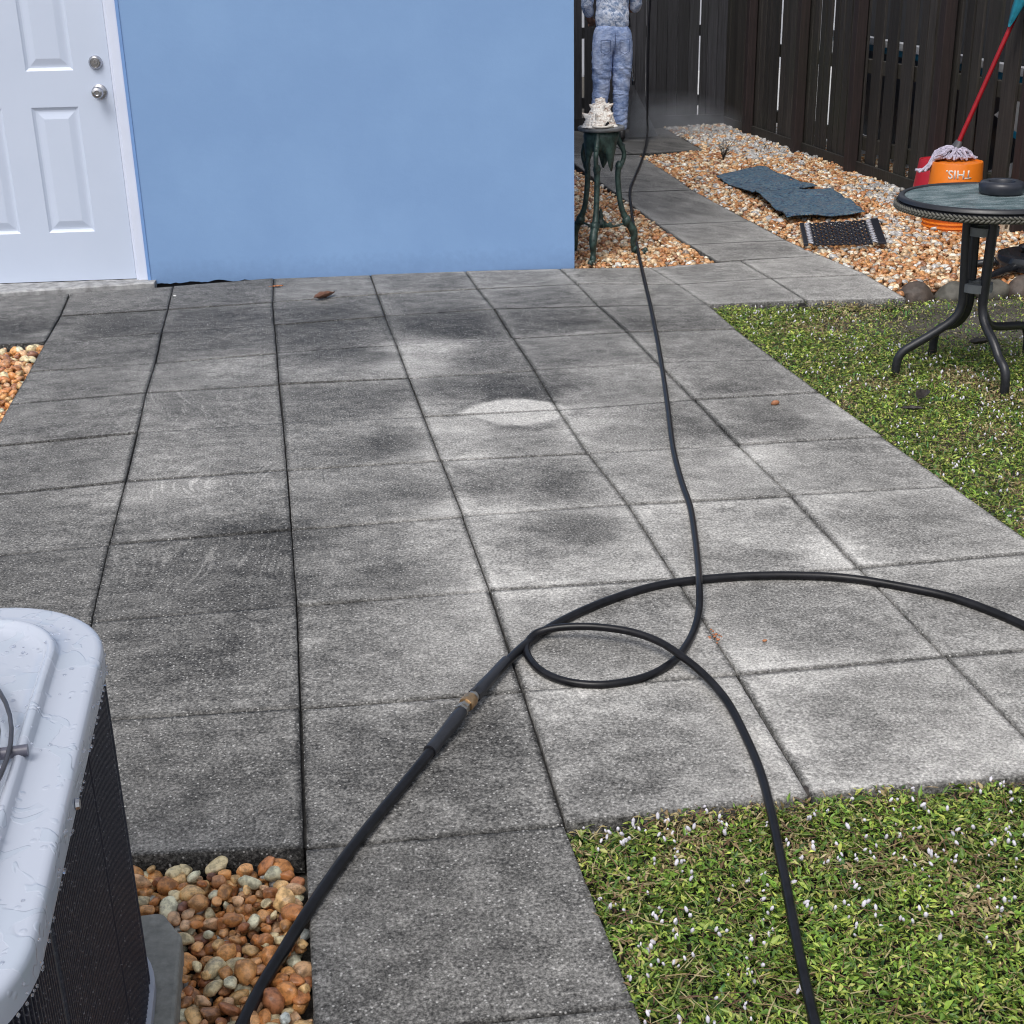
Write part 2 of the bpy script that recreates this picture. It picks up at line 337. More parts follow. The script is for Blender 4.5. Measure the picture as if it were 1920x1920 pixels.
def grime(X, Y, u, v, eb, sid):
    d2 = ((X[:,None]-AP[:,0])**2+(Y[:,None]-AP[:,1])**2)+.0012
    k = d2**-1.7; g = (k*AV).sum(1)/k.sum(1)
    wx = X+.10*(fbm(X*3,Y*3,5)-.5); wy = Y+.10*(fbm(X*3,Y*3,9)-.5)
    # washed band along slab edges, irregular
    edge = np.minimum(np.minimum(u,1-u),np.minimum(v,1-v))
    band = np.clip(1-edge/(.11+.13*fbm(X*2.2,Y*2.2,31)),0,1)
    g += eb*(band-.25)
    g += .07*(fbm(wx*2.3,wy*4.5,3)-.5)+.15*(fbm(wx*14,wy*26,13,4)-.5)+.20*(fbm(X*38,Y*58,17,3)-.5)
    # scattered darker blotches
    b = fbm(wx*4.1+9,wy*8.2,41); g -= .05*np.clip((b-.55)*5,0,1)
    # freshly washed oval near the middle of the patio
    ex = (X-oc.x)/oax; ey = (Y-oc.y+.03*ex)/.155; wob = .30*(fbm(X*14,Y*14,3)-.5)
    lens_ = 1-ex**2-np.abs(ey)+wob
    m = np.clip(lens_/.13,0,1); g = g*(1-m)+(.69+.05*(fbm(X*8,Y*20,2)-.5))*m
    g -= .07*np.exp(-((lens_+.16)/.12)**2)*(Y > oc.y+.03)
    g -= .07*np.exp(-((lens_+.20)/.13)**2)*(Y < oc.y-.03)*(X > oc.x-.12)
    g = .490+(g-.45)*1.0
    return np.clip(g,.10,.82)
def eb_for(c):   # how strongly the slab edges have been washed, by place
    t = np.clip((c.x-.9)/1.0,0,1)
    return .015+.075*t
def build_slabs(quads, name, zt=0, seed=1, tilt=.0016, base_off=0):
    r = random.Random(seed); V=[];F=[];GR=[];SC=[]; n0 = 34
    for q in quads:
        c = sum(q, Vector())/4; n = n0 if c.y < 1 else 16
        gap = [r.choice([.0008,.0014,.0018,.0024,.003,.0038]) for _ in range(4)]
        # inset corners
        e1 = (q[1]-q[0]).normalized(); e2 = (q[3]-q[0]).normalized()
        A = [q[0]+e1*gap[0]+e2*gap[1], q[1]-e1*gap[2]+e2*gap[1], q[2]-e1*gap[2]-e2*gap[3], q[3]+e1*gap[0]-e2*gap[3]]
        uu = np.concatenate([[0,.0052],np.linspace(.028,.972,n-3),[.9948,1]]); m = len(uu)
        Ug,Vg = np.meshgrid(uu,uu); u = Ug.ravel(); v = Vg.ravel()
        a = [np.array(p[:2]) for p in A]
        XY = (a[0][None]*((1-u)*(1-v))[:,None]+a[1][None]*(u*(1-v))[:,None]+a[2][None]*(u*v)[:,None]+a[3][None]*((1-u)*v)[:,None])
        ed = np.minimum(np.minimum(u,1-u),np.minimum(v,1-v))
        jit = .0016*(fbm(XY[:,0]*60,XY[:,1]*60,seed)-.5)
        XY[:,0] += jit*(ed < .001)*1.6; XY[:,1] += .0016*(fbm(XY[:,0]*60+7,XY[:,1]*60,seed+3)-.5)*(ed < .001)*1.6
        tx,ty,tz = r.uniform(-tilt,tilt),r.uniform(-tilt,tilt),r.uniform(-tilt,tilt)
        Z = zt+tz+tx*(u-.5)*2+ty*(v-.5)*2-.0022*(ed < .0005)+.0007*(fbm(XY[:,0]*30,XY[:,1]*30,2)-.5)
        g = grime(XY[:,0],XY[:,1],u,v,eb_for(c)*r.uniform(.6,1.2),0)+r.uniform(-.02,.02)
        jd = [r.choice((.14,.2,.26,.32,.38) if name == 'patio' else (.35,.42,.5)) for _ in range(4)]      # how strongly the rim of each side is darkened
        g = g*(1-jd[0]*(v < .006))*(1-jd[1]*(v > .994))*(1-jd[2]*(u < .006))*(1-jd[3]*(u > .994))
        b = len(V)
        V += [(x,y,z) for (x,y),z in zip(XY.tolist(),Z.tolist())]; GR += g.tolist(); SC += sum((np.exp(-(((XY[:,0]-q_.x)/rx)**2+((XY[:,1]-q_.y)/ry)**2)) for q_,rx,ry in ((G(400,900),.34,.22),(G(380,1060),.30,.20),(G(330,760),.25,.2)))).clip(0,1).tolist()
        F += [(b+i*m+j,b+(i+1)*m+j,b+(i+1)*m+j+1,b+i*m+j+1) for i in range(m-1) for j in range(m-1)]
        ring = [j for j in range(m)]+[i*m+m-1 for i in range(1,m)]+[(m-1)*m+j for j in range(m-2,-1,-1)]+[i*m for i in range(m-2,0,-1)]
        b2 = len(V)
        V += [(V[b+k][0],V[b+k][1],zt-.052) for k in ring]; GR += [.22]*len(ring); SC += [0]*len(ring)
        L_ = len(ring); F += [(b+ring[k],b+ring[(k+1)%L_],b2+(k+1)%L_,b2+k) for k in range(L_)]
    me = bpy.data.meshes.new(name); me.from_pydata(V,[],F); me.materials.append(MAT_PAVE)
    a_ = me.attributes.new('grime','FLOAT','POINT'); a_.data.foreach_set('value', GR); a2_ = me.attributes.new('scrub','FLOAT','POINT'); a2_.data.foreach_set('value', SC); me.update()
    bm = bmesh.new(); bm.from_mesh(me); bmesh.ops.recalc_face_normals(bm, faces=bm.faces); bm.to_mesh(me); bm.free()
    me.polygons.foreach_set('use_smooth',[True]*len(me.polygons)); me.set_sharp_from_angle(angle=math.radians(50))
    o = bpy.data.objects.new(name, me); scene.collection.objects.link(o); return tag(o, kind='structure')
build_slabs(slabs, 'patio')
build_slabs(ps, 'garden_path', zt=-.004, seed=5)
# sand bed in the joints
jb = MB()
def bed(poly, z=-.013): jb.prism([(p[0],p[1]) for p in poly], -.058, z)
ins = lambda p,dx,dy: (p.x+dx,p.y+dy)
bed([ins(W[0][0],.02,0),ins(W[6][0],-.02,0),ins(W[6][10],-.02,.02),ins(W[2][10],0,.02),ins(W[0][9],.02,.02)])
bed([ins(W[2][9],.02,.1),ins(W[3][9],-.02,.1),ins(W[3][13],-.02,0),ins(W[2][13],.02,0)])
bed([ins(W[6][0],-.03,-.02),ins(W[8][0],-.02,-.02),ins(W[8][2],-.02,.02),ins(W[6][2],-.03,.02)])
bed([ins(W[-2][0],.02,-.02),ins(W[0][0],.03,-.02),ins(W[0][2],.03,.02),ins(W[-2][2],.02,.02)])
bed([(q.x,q.y) for q in (P(1342,487),P(1538,477),P(1300,357),P(1202,293),P(1060,295),P(1155,362))], -.016)
tag(jb.build('joint_sand', MAT_JOINT), kind='structure')

# ------------------------------------------------------------------ house
P2 = Vector((2.381,.306,0)); DW = Vector((-.99574,.09216,0)); NO = Vector((-.09216,-.99574,0))   # along the wall, and outwards
def H(s, t, z): p = P2+DW*s+NO*t; return Vector((p.x,p.y,z))    # t = outward
house = empty('house', tuple(P2)); tag(house, 'light blue stucco house wall with a white panelled door at its left', 'house')
house_inv = Matrix.Translation(-P2)
def hb(mb, s0, s1, t0, t1, z0, z1):
    vs = [H(s,t,z)-P2 for s in (s0,s1) for t in (t0,t1) for z in (z0,z1)]
    return mb.add(vs, [(0,1,3,2),(4,6,7,5),(0,4,5,1),(2,3,7,6),(0,2,6,4),(1,5,7,3)])
ZT = 2.75
wall = MB()
# one closed shell with a door opening, ragged stucco hem at the bottom
SO0, SO1, ZO = 2.066, 3.112, 2.12
n = 150; sj = [SO0*k/n for k in range(n+1)]
def rag(s):
    a = mnoise.noise(Vector((s*14,3.1,0)))*.5+mnoise.noise(Vector((s*45,1.1,0)))*.35
    z = max(-.012,.006*a*2-.006)
    if 1.55 < s < 1.95: z += .016*max(0,mnoise.noise(Vector((s*16,9.2,0)))+.35)*(1-abs(s-1.75)/.2)
    return z
front = [H(s,0,rag(s))-P2 for s in sj]
top = [H(s,0,ZO)-P2 for s in sj]
wall.add(front+top, [(k,k+1,n+2+k,n+1+k) for k in range(n)])
lip = [H(s,-.018,rag(s)+.001)-P2 for s in sj]
wall.add(front+lip, [(k,n+1+k,n+2+k,k+1) for k in range(n)])
back = [H(s,-.018,-.05)-P2 for s in sj]
hb(wall, .001, SO0-.001, -.2, -.018, -.06, ZO-.001)
hb(wall, 0, 6.5, -.2, 0, ZO, ZT)
hb(wall, SO1, 6.5, -.2, 0, -.06, ZO)
wall.add([H(0,0,-.012)-P2,H(0,-9,-.06)-P2,H(0,-9,ZT)-P2,H(0,0,ZT)-P2],[(0,1,2,3)])
wall.add([H(SO0,0,0)-P2,H(SO0,-.2,0)-P2,H(SO0,-.2,ZO)-P2,H(SO0,0,ZO)-P2],[(0,1,2,3)])
hb(wall, .2, 6.5, -9, -8.8, -.06, ZT); hb(wall, 6.3, 6.5, -8.8, -.2, -.06, ZT)
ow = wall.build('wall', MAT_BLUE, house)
rf = MB(); hb(rf, 0, 6.5, -9, 0, ZT, ZT+.08); rf.build('roof', simple('roof_felt',(.2,.2,.2),.8), house)
sh = MB(); 
ck = MB()
hb(ck, .004, SO0-.004, -.0178, -.0165 , -.05, .012); ck.build('crack_shade', MAT_DARKGAP, house)  # near-black strip behind the hem paints the shade inside the crack
# caulk strip beside the casing
cs_ = MB(); hb(cs_, 2.058, 2.072, -.03, .004, .0, ZO); cs_.build('corner_bead', simple('blue_bead',(.17,.31,.60),.7,var=.06), house)
# casing + jamb
fr = MB()
hb(fr, 2.073, 2.118, -.05, -.006, .012, 2.085); hb(fr, 2.118, 2.131, -.06, -.018, .012, 2.05)
hb(fr, 3.047, 3.105, -.05, -.006, .012, 2.085); hb(fr, 3.034, 3.047, -.06, -.018, .012, 2.05)
hb(fr, 2.0735, 3.1045, -.05, -.0062, 2.085, 2.118); hb(fr, 2.131, 3.034, -.06, -.0182, 2.05, 2.0848)
fr.build('door_frame', MAT_WHITE, house, bevel=.003)
hs = MB(); hb(hs, 2.125, 3.05, -.12, -.075, .0, 2.06); hs.build('door_gap_shade', MAT_DARKGAP, house)  # near-black sheet behind the leaf, standing in for shade in the door gaps
th = MB()
vs = []
for z in (-.05, None):
    for s,t in ((2.04,.064),(2.35,.105),(2.73,.172),(3.2,.235)):
        p = H(s,t,z if z is not None else .002)-P2; vs.append(p)
nb = 40
tv = []; tf = []
for k in range(nb+1):
    s = 2.035+1.25*k/nb; t = .062+.17*(s-2.04)/1.1+.004*mnoise.noise(Vector((s*20,0,0)))
    zt_ = .0125+.004*mnoise.noise(Vector((s*25,5,0)))
    tv += [H(s,t,-.05)-P2, H(s,t-.004,zt_-.004)-P2, H(s,t-.014,zt_+.002)-P2, H(s,-.07,zt_+.001)-P2]
for k in range(nb):
    for j in range(3): tf.append((k*4+j,k*4+j+1,(k+1)*4+j+1,(k+1)*4+j))
tf.append((0,1,2,3))
MB().add(tv,tf).build('threshold', MAT_SILL, house, smooth=30)
# door leaf with six raised panels
S0, S1, Z0, Z1 = 2.134, 3.031, .017, 2.045
sx = [S0, 2.300, 2.515, 2.648, 2.863, S1]; zz = [Z0, .25, .825, .985, 1.56, 1.70, 1.90, Z1]
dm = MB()
def P_(s,z,t=-.030): return H(s,t,z)-P2
for i in range(5):
    for j in range(7):
        a,b,c_,d_ = sx[i],sx[i+1],zz[j],zz[j+1]
        if i in (1,3) and j in (1,3,5):
            rings = [(0,-.030),(.006,-.0345),(.014,-.0385),(.022,-.0385),(.030,-.037),(.052,-.0315),(.054,-.0312)]
            vs = []
            for ins_,t in rings: vs += [P_(a+ins_,c_+ins_,t),P_(b-ins_,c_+ins_,t),P_(b-ins_,d_-ins_,t),P_(a+ins_,d_-ins_,t)]
            fs = [(4*k+q,4*k+(q+1)%4,4*k+4+(q+1)%4,4*k+4+q) for k in range(len(rings)-1) for q in range(4)]+[tuple(4*(len(rings)-1)+q for q in range(4))]
            dm.add(vs, fs)
        else: dm.add([P_(a,c_),P_(b,c_),P_(b,d_),P_(a,d_)],[(0,1,2,3)])
hb(dm, S0, S0+.0005, -.07, -.0301, Z0, Z1); hb(dm, S1-.0005, S1, -.07, -.0301, Z0, Z1); hb(dm, S0, S1, -.07, -.066, Z0, Z1)
door = dm.build('door', MAT_DOOR, house); door['label'] = 'white six panel door with round steel knob'
sw = MB(); hb(sw, S0, S1, -.06, -.034, .008, .0168); sw.build('sweep', MAT_DARKGAP, door)
def knobset(name, s, z, prof):
    mb = MB(); mb.lathe(prof, seg=36)
    me = mb.build(name, MAT_STEEL, door, smooth=35)
    X = Vector((NO.x,NO.y,0)); rot = X.to_track_quat('Z','Y').to_matrix().to_4x4()
    me.matrix_local = Matrix.Translation(P_(s,z))@rot; return me
knobset('deadbolt', 2.196, 1.017, [(0,.0),(.031,.0),(.031,.006),(.027,.014),(.022,.018),(.02,.016),(.013,.016),(.012,.020),(.004,.020),(.003,.017),(0,.017)])
knobset('knob', 2.194, .888, [(0,0),(.034,0),(.034,.004),(.028,.010),(.014,.013),(.012,.03),(.02,.036),(.026,.046),(.027,.056),(.022,.066),(.012,.070),(.009,.068),(.008,.066),(0,.066)])

# ------------------------------------------------------------------ fences
FX = 4.9
side = empty('wooden_fence', (FX,2.5,0)); tag(side, 'dark stained picket fence along the right side with gaps between pickets', 'fence')
def fb(mb, x0,x1,y0,y1,z0,z1): return mb.box(((x0+x1)/2-FX,(y0+y1)/2-2.5,(z0+z1)/2),(x1-x0,y1-y0,z1-z0))
yc = lambda px,py: GX(px,py,FX).y
gaps = [(1424,150,1427,1),(1441.5,150,1445.5,1),(1459.5,150,1463.5,1),(1529.5,156,1536,1),(1553.5,156,1559.5,1),(1576.5,156,1581,1),
        (1624,150,1633,1),(1650,150,1662,1),(1680,150,1692,1),(1712,150,1722,1),(1792,158,1803,1),(1832,158,1842,1),(1867,158,1880,1),(1901,215,1911,1)]
gy = [(yc(b,y),yc(a,y)) for a,y,b,_ in gaps]   # (near, far) world y of each gap
gy.sort()
ys = [-1.6]
y = gy[0][0]
edges = []
# pickets nearer than the first measured gap: regular
yy = gy[0][0]
while yy > -1.5: edges.append((yy-.095,yy)); yy -= .135
for k in range(len(gy)-1):
    a,b = gy[k][1], gy[k+1][0]
    if b-a > .16:
        m_ = max(1,round((b-a)/.10)); 
        for q in range(m_): edges.append((a+(b-a)*q/m_+.003, a+(b-a)*(q+1)/m_-.003))
    else: edges.append((a,b))
a = gy[-1][1]
while a < 5.70: edges.append((a,min(a+.095,5.76))); a += .098
edges = [e_ for e_ in edges if e_[1]-e_[0] > .01]
posts = [GX(px,150,FX-.07).y for px in (1402,1497,1602,1763,1932)]
posts = sorted(posts); bays = [-1.6]+posts+[5.75]
rp = random.Random(4)
for b0,b1 in zip(bays[:-1],bays[1:]):
    mb = MB()
    for a,b in edges:
        c_ = (a+b)/2
        if b0 <= c_ < b1:
            h_ = 1.83+rp.uniform(-.012,.012); dx = rp.uniform(-.007,.007); lean = rp.uniform(-.004,.004)
            z0 = .035+rp.uniform(0,.03)
            vs = [(-.009+dx,a-2.5,z0),(.009+dx,a-2.5,z0),(.009+dx,b-2.5,z0),(-.009+dx,b-2.5,z0)]
            vs += [(x,y_+lean,h_) for x,y_,_ in vs]
            mb.add(vs,[(3,2,1,0),(4,5,6,7),(0,1,5,4),(1,2,6,5),(2,3,7,6),(3,0,4,7)])
    if mb.v: mb.build('picket_panel', MAT_PICKET, side, bevel=.002)
for y in posts:
    fb(MB(), FX-.092,FX-.022,y-.036,y+.036,-.06,1.87).build('post', MAT_POST, side, bevel=.004)
for z in (.20,.70,1.55):
    fb(MB(), FX+.012,FX+.050,-1.6,5.74,z-.045,z+.045).build('rail', MAT_RAIL, side, bevel=.003)
kb = MB(); fb(kb, FX-.034,FX-.014,-1.6,5.7,-.05,.085); kb.build('kickboard', MAT_PICKET, side, bevel=.003)

BA = Vector((4.99,5.775,0)); BD = Vector((-.9957,.0922,0)); BN = Vector((.0922,.9957,0))
back = empty('board_fence', tuple(BA)); tag(back, 'dark closed board fence across the back behind the person', 'fence')
def bb(mb, s0,s1,t0,t1,z0,z1):
    vs = [BD*s+BN*t+Vector((0,0,z)) for s in (s0,s1) for t in (t0,t1) for z in (z0,z1)]
    return mb.add(vs, [(0,1,3,2),(4,6,7,5),(0,4,5,1),(2,3,7,6),(0,2,6,4),(1,5,7,3)])
def bs(px,py=150):
    d = RM @ np.array([(px-960)/FPX, -(py-960)/FPX, -1.0]); o = np.array(CAM)-np.array(BA); nn = np.array(BN)
    t = -(o@nn)/(d@nn); return float((o+t*d)@np.array(BD))
bgaps = sorted([(bs(1312.5,100),bs(1310,100)),(bs(1095.5,130),bs(1091,130))])
s = .0; panels = [MB(),MB()]
while s < 2.6:
    wd = rp.uniform(.085,.10); e_ = s+wd
    for g0,g1 in bgaps:
        if s < g0 < e_+.03: e_ = g0
        elif g0 <= s < g1+.001: s = g1; e_ = s+wd
    of = rp.uniform(-.004,.004)
    bb(panels[0 if s < 1.2 else 1], s+.001, e_-.001, -.01+of, .008+of, .03, 1.84)
    nxt_ = e_
    for g0,g1 in bgaps:
        if abs(e_-g0) < 1e-6: nxt_ = g1
    s = nxt_
for p_ in panels: p_.build('board_panel', MAT_BACKF, back, bevel=.002)
for z in (.22,.80,1.6): bb(MB(), -.02,2.6,.0145,.05,z-.045,z+.045).build('rail', MAT_BACKF, back, bevel=.003)
for s in (.05,2.0): bb(MB(), s-.046,s+.046,.014,.10,-.06,1.87).build('post', MAT_BACKF, back, bevel=.004)
bb(MB(), -.02,2.6,-.032,-.0125,-.05,.10).build('kickboard', MAT_BACKF, back, bevel=.003)

# ------------------------------------------------------------------ beyond the fence
MB().add([(5.0,-3,-.03),(16,-3,-.03),(16,20,-.03),(5.0,20,-.03)],[(0,1,2,3)]).build('neighbour_concrete', simple('pale_concrete',(.45,.45,.45),.7,var=.1,scale=6))['kind'] = 'structure'
nh = empty('neighbour_house', (10,8,0)); tag(nh, 'white neighbouring house wall glimpsed through the fence gaps', 'house')
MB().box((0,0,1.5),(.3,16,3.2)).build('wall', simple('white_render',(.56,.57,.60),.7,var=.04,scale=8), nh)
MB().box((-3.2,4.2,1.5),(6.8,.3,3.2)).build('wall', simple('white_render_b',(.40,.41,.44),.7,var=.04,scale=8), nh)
# boat stored beside the fence
boat = empty('boat', (5.55,1.0,0)); boat.rotation_euler = (.028,0,0); tag(boat, 'dark navy and teal boat with white rim stored behind the fence', 'boat')
def hull(z0, z1, w0, w1, y0, y1, name, mat, n=24, bow=True):
    mb = MB(); vs = []; m = 6
    for i in range(n+1):
        t = i/n; y_ = y0+(y1-y0)*t; k = max(.02,(1-max(0,(t-.86)/.14)**2)) if bow else 1
        for j in range(m+1):
            q = j/m; ww = (w0+(w1-w0)*q**.6)*k; vs.append((-ww,y_,z0+(z1-z0)*q))
        for j in range(m,-1,-1):
            q = j/m; ww = (w0+(w1-w0)*q**.6)*k; vs.append((ww,y_,z0+(z1-z0)*q))
    r_ = 2*(m+1)
    fs = [(i*r_+j,(i+1)*r_+j,(i+1)*r_+(j+1)%r_,i*r_+(j+1)%r_) for i in range(n) for j in range(r_)]
    fs += [tuple(range(r_)), tuple(n*r_+j for j in range(r_))[::-1]]
    return mb.add(vs,fs).build(name, mat, boat, smooth=40)
MATN = simple('navy_gelcoat',(.004,.017,.045),.3,var=.2); MATTL = simple('teal_gelcoat',(.01,.20,.36),.3,var=.1); MATW = simple('white_gelcoat',(.85,.87,.9),.3,var=.03)
hull(.02,.70,.12,.42,-2.6,3.75,'hull',MATN); hull(.702,.745,.425,.435,-2.6,3.76,'stripe',MATTL); hull(.747,.792,.445,.45,-2.62,3.78,'rim',MATW)
hull(.794,1.45,.40,.05,-2.6,3.65,'canvas_cover',simple('black_canvas',(.012,.013,.016),.85,var=.3))
# lettering panel on the hull side
pn = MB()
yA = GX(1915,200,5.12).y; yB = GX(1896,260,5.12).y
def hx(px,py): q = GX(px,py,5.115); return q-Vector((5.55,1.0,0))
pn.add([hx(1870,212),hx(1935,165),hx(1935,262),hx(1898,245)],[(0,1,2,3)])
o = pn.build('lettering_panel', MATW, boat); so = o.modifiers.new('s','SOLIDIFY'); so.thickness = .004
o = MB().add([hx(1893,243),hx(1898,245.5),hx(1935,263),hx(1935,285),hx(1898,258)],[(0,1,2,3,4)]).build('side_stripe', simple('bright_teal_gelcoat',(.03,.38,.62),.3), boat); so = o.modifiers.new('s','SOLIDIFY'); so.thickness = .004
o = MB().add([hx(1862,219),hx(1874,209),hx(1874,227)],[(0,1,2)]).build('side_stripe', MATW, boat); so = o.modifiers.new('s','SOLIDIFY'); so.thickness = .004
o = MB().add([hx(1835,332),hx(1862,320),hx(1925,296),hx(1925,335)],[(0,1,2,3)]).build('side_stripe', MATW, boat); so = o.modifiers.new('s','SOLIDIFY'); so.thickness = .004
# dark hedge behind the boat
def leafcloud(name, c, d, n, size, cols, mat, seed=3):
    r = np.random.default_rng(seed); p = r.random((n,3))*2-1; p = p[(np.abs(p)**4).sum(1) < 1.2]
    n = len(p); p = p*np.array(d)/2+np.array(c)
    q = r.normal(size=(n,3)); q /= np.linalg.norm(q,axis=1)[:,None]; h = np.cross(q, r.normal(size=(n,3))); h /= np.linalg.norm(h,axis=1)[:,None]
    s_ = size*(.6+.8*r.random((n,1)))
    v = np.stack([p-q*s_, p+h*s_*.45, p+q*s_, p-h*s_*.45],1).reshape(-1,3)
    return fastmesh(name, v, np.arange(n*4).reshape(-1,4), mat, np.repeat(cols[r.integers(0,len(cols),n)],4,0))
def fastmesh(name, v, f, mat, col=None, smooth=False, parent=None):
    me = bpy.data.meshes.new(name); nf,k = f.shape
    me.vertices.add(len(v)); me.vertices.foreach_set('co', np.ascontiguousarray(v,dtype=np.float32).ravel())
    me.loops.add(nf*k); me.loops.foreach_set('vertex_index', f.astype(np.int32).ravel())
    me.polygons.add(nf); me.polygons.foreach_set('loop_start', (np.arange(nf)*k).astype(np.int32))
    me.polygons.foreach_set('loop_total', np.full(nf,k,np.int32))
    if smooth: me.polygons.foreach_set('use_smooth', np.ones(nf,bool))
    me.update(calc_edges=True)
    if col is not None:
        a = me.attributes.new('col','FLOAT_COLOR','POINT'); c4 = np.concatenate([col,np.ones((len(col),1))],1)
        a.data.foreach_set('color', c4.astype(np.float32).ravel())
    me.materials.append(mat)
    o = bpy.data.objects.new(name, me); scene.collection.objects.link(o)
    if parent: o.parent = parent
    return o
hg = leafcloud('hedge', (7.6,1.2,1.1), (1.6,5.6,2.4), 9000, .07, np.array([(.02,.035,.015),(.03,.05,.02),(.012,.02,.01)]), MAT_LEAF)
tag(hg, 'dark green hedge far behind the boat and fence', 'hedge')

# ------------------------------------------------------------------ pebbles
def ico(sub):
    bm = bmesh.new(); bmesh.ops.create_icosphere(bm, subdivisions=sub, radius=1)
    v = np.array([p.co[:] for p in bm.verts]); f = np.array([[q.index for q in p.verts] for p in bm.faces]); bm.free(); return v,f
def protos(sub, n, seed=0, fac=(0,1,2,3)):
    v,f = ico(sub); out = []
    r = random.Random(seed)
    for k in range(n):
        off = Vector((r.uniform(0,50),r.uniform(0,50),r.uniform(0,50))); q = []
        for p in v:
            d = 1+.34*mnoise.noise(Vector(p)*.85+off)+.10*mnoise.noise(Vector(p)*2.2+off)
            q.append(p*d)
        q = np.array(q)*np.array([1,r.uniform(.62,.92),r.uniform(.42,.72)])
        # a flat facet or two
        for _ in range(r.choice(fac)):
            nrm = np.array([r.gauss(0,1) for _ in range(3)]); nrm /= np.linalg.norm(nrm); dd = q@nrm; lim = dd.max()*r.uniform(.62,.85)
            q = q-np.outer(np.maximum(dd-lim,0)*.85,nrm)
        out.append(q)
    return out,f
PAL_N = np.array([(.40,.15,.045),(.30,.105,.035),(.24,.085,.035),(.46,.21,.08),(.52,.29,.12),(.33,.14,.06),(.20,.08,.045),(.55,.40,.22),(.62,.52,.34),(.42,.18,.06),(.36,.13,.04),(.72,.68,.60),(.25,.22,.2),(.5,.27,.14),(.16,.065,.04)])
PAL_N = PAL_N*np.array([1.72,1.98,2.15]); PAL_N = PAL_N*np.minimum(1,.80/PAL_N.max(1,keepdims=True))
PW_N = np.array([9,6,4,9,9,6,3,7,5.5,9,6,2.0,1.2,9,2.5])
PAL_F = np.array([(.46,.22,.09),(.36,.15,.06),(.52,.30,.15),(.60,.42,.25),(.68,.56,.40),(.76,.68,.56),(.80,.76,.70),(.42,.19,.08),(.28,.13,.07),(.5,.25,.1),(.62,.46,.32),(.3,.24,.2)])
PAL_F = PAL_F*np.array([1.25,1.27,1.26]); PAL_F = PAL_F*np.minimum(1,.84/PAL_F.max(1,keepdims=True))
PW_F = np.array([8,7,9,8.5,7,4,2.8,7,5,8,6,2])
def pebbles(name, poly, spacing, layers, pr, pal, pw, seed, label, zfun, whites=None, xclip=None, szr=(.55,1.25), excl=None, top=None):
    r = np.random.default_rng(seed); prot,f0 = pr; nv = len(prot[0])
    xs = [p[0] for p in poly]; ys_ = [p[1] for p in poly]
    VV=[];FF=[];CC=[]; off = 0; pw = pw/pw.sum()
    for li,(dz,sc) in enumerate(layers):
        gx = np.arange(min(xs),max(xs),spacing*sc); gy_ = np.arange(min(ys_),max(ys_),spacing*sc*.87)
        X,Y = np.meshgrid(gx,gy_); X[1::2] += spacing*sc/2; X = X.ravel()+r.normal(0,spacing*.2,X.size); Y = Y.ravel()+r.normal(0,spacing*.2,Y.size)
        k = inpoly(X,Y,poly)
        if excl is not None:
            for e_ in excl: k &= ~inpoly(X,Y,e_)
        X = X[k]; Y = Y[k]; n = len(X)
        s_ = spacing*.62*sc*(szr[0]+(szr[1]-szr[0])*r.random(n)**1.6)
        a = r.random(n)*2*PI; tx = r.normal(0,.38,n); ty = r.normal(0,.38,n)
        Z = zfun(X,Y)+dz+r.normal(0,.2,n)*s_*.6
        pi_ = r.integers(0,len(prot),n); ci = r.choice(len(pal),n,p=pw); col = pal[ci]*(.8+.4*r.random((n,1)))
        if whites is not None:
            wp = whites(X,Y); sel_ = r.random(n) < wp
            g = .33+.34*r.random((n,1)); col = np.where(sel_[:,None], g*np.array([1,.98,.95]), col); s_ = s_*np.where(sel_,1.2,1)
        ca,sa = np.cos(a),np.sin(a); cx,sx_ = np.cos(tx),np.sin(tx); cy,sy = np.cos(ty),np.sin(ty)
        Rz = np.zeros((n,3,3)); Rz[:,0,0]=ca;Rz[:,0,1]=-sa;Rz[:,1,0]=sa;Rz[:,1,1]=ca;Rz[:,2,2]=1
        Rx = np.zeros((n,3,3)); Rx[:,0,0]=1;Rx[:,1,1]=cx;Rx[:,1,2]=-sx_;Rx[:,2,1]=sx_;Rx[:,2,2]=cx
        Ry = np.zeros((n,3,3)); Ry[:,1,1]=1;Ry[:,0,0]=cy;Ry[:,0,2]=sy;Ry[:,2,0]=-sy;Ry[:,2,2]=cy
        Rm = Rx@Ry@Rz
        PR = np.stack(prot)[pi_]*s_[:,None,None]
        Vt = np.einsum('nij,nkj->nki',Rm,PR)+np.stack([X,Y,Z],1)[:,None,:]
        VV.append(Vt.reshape(-1,3)); FF.append((f0[None]+(np.arange(n)*nv)[:,None,None]).reshape(-1,3)+off); off += n*nv
        CC.append(np.repeat(col,nv,0))
    o = fastmesh(name, np.concatenate(VV), np.concatenate(FF), MAT_PEB, np.clip(np.concatenate(CC),0,1), smooth=True)
    return tag(o, label, 'gravel', kind='stuff')
pn3 = protos(3,26,1,(1,2,3,4,5)); pn2 = protos(2,16,2); pn1 = protos(2,8,3)
g2 = lambda *q: tuple(G(*q))[:2]
# bed beside the air conditioner
w10 = W[2][10]
nearpoly = [(w10.x-.012,w10.y-.012),(W[1][10].x-.2,W[1][10].y+.0),(.1,-4.2),(.1,-5.9),(w10.x+.005,-5.9)]
pebbles('gravel', nearpoly, .025, [(-.044,1.0),(-.030,1.0),(-.016,1.2)], pn3, PAL_N, PW_N, 5, 'wet orange and brown river pebbles beside the air conditioner', lambda x,y: 0*x, szr=(.5,1.3))
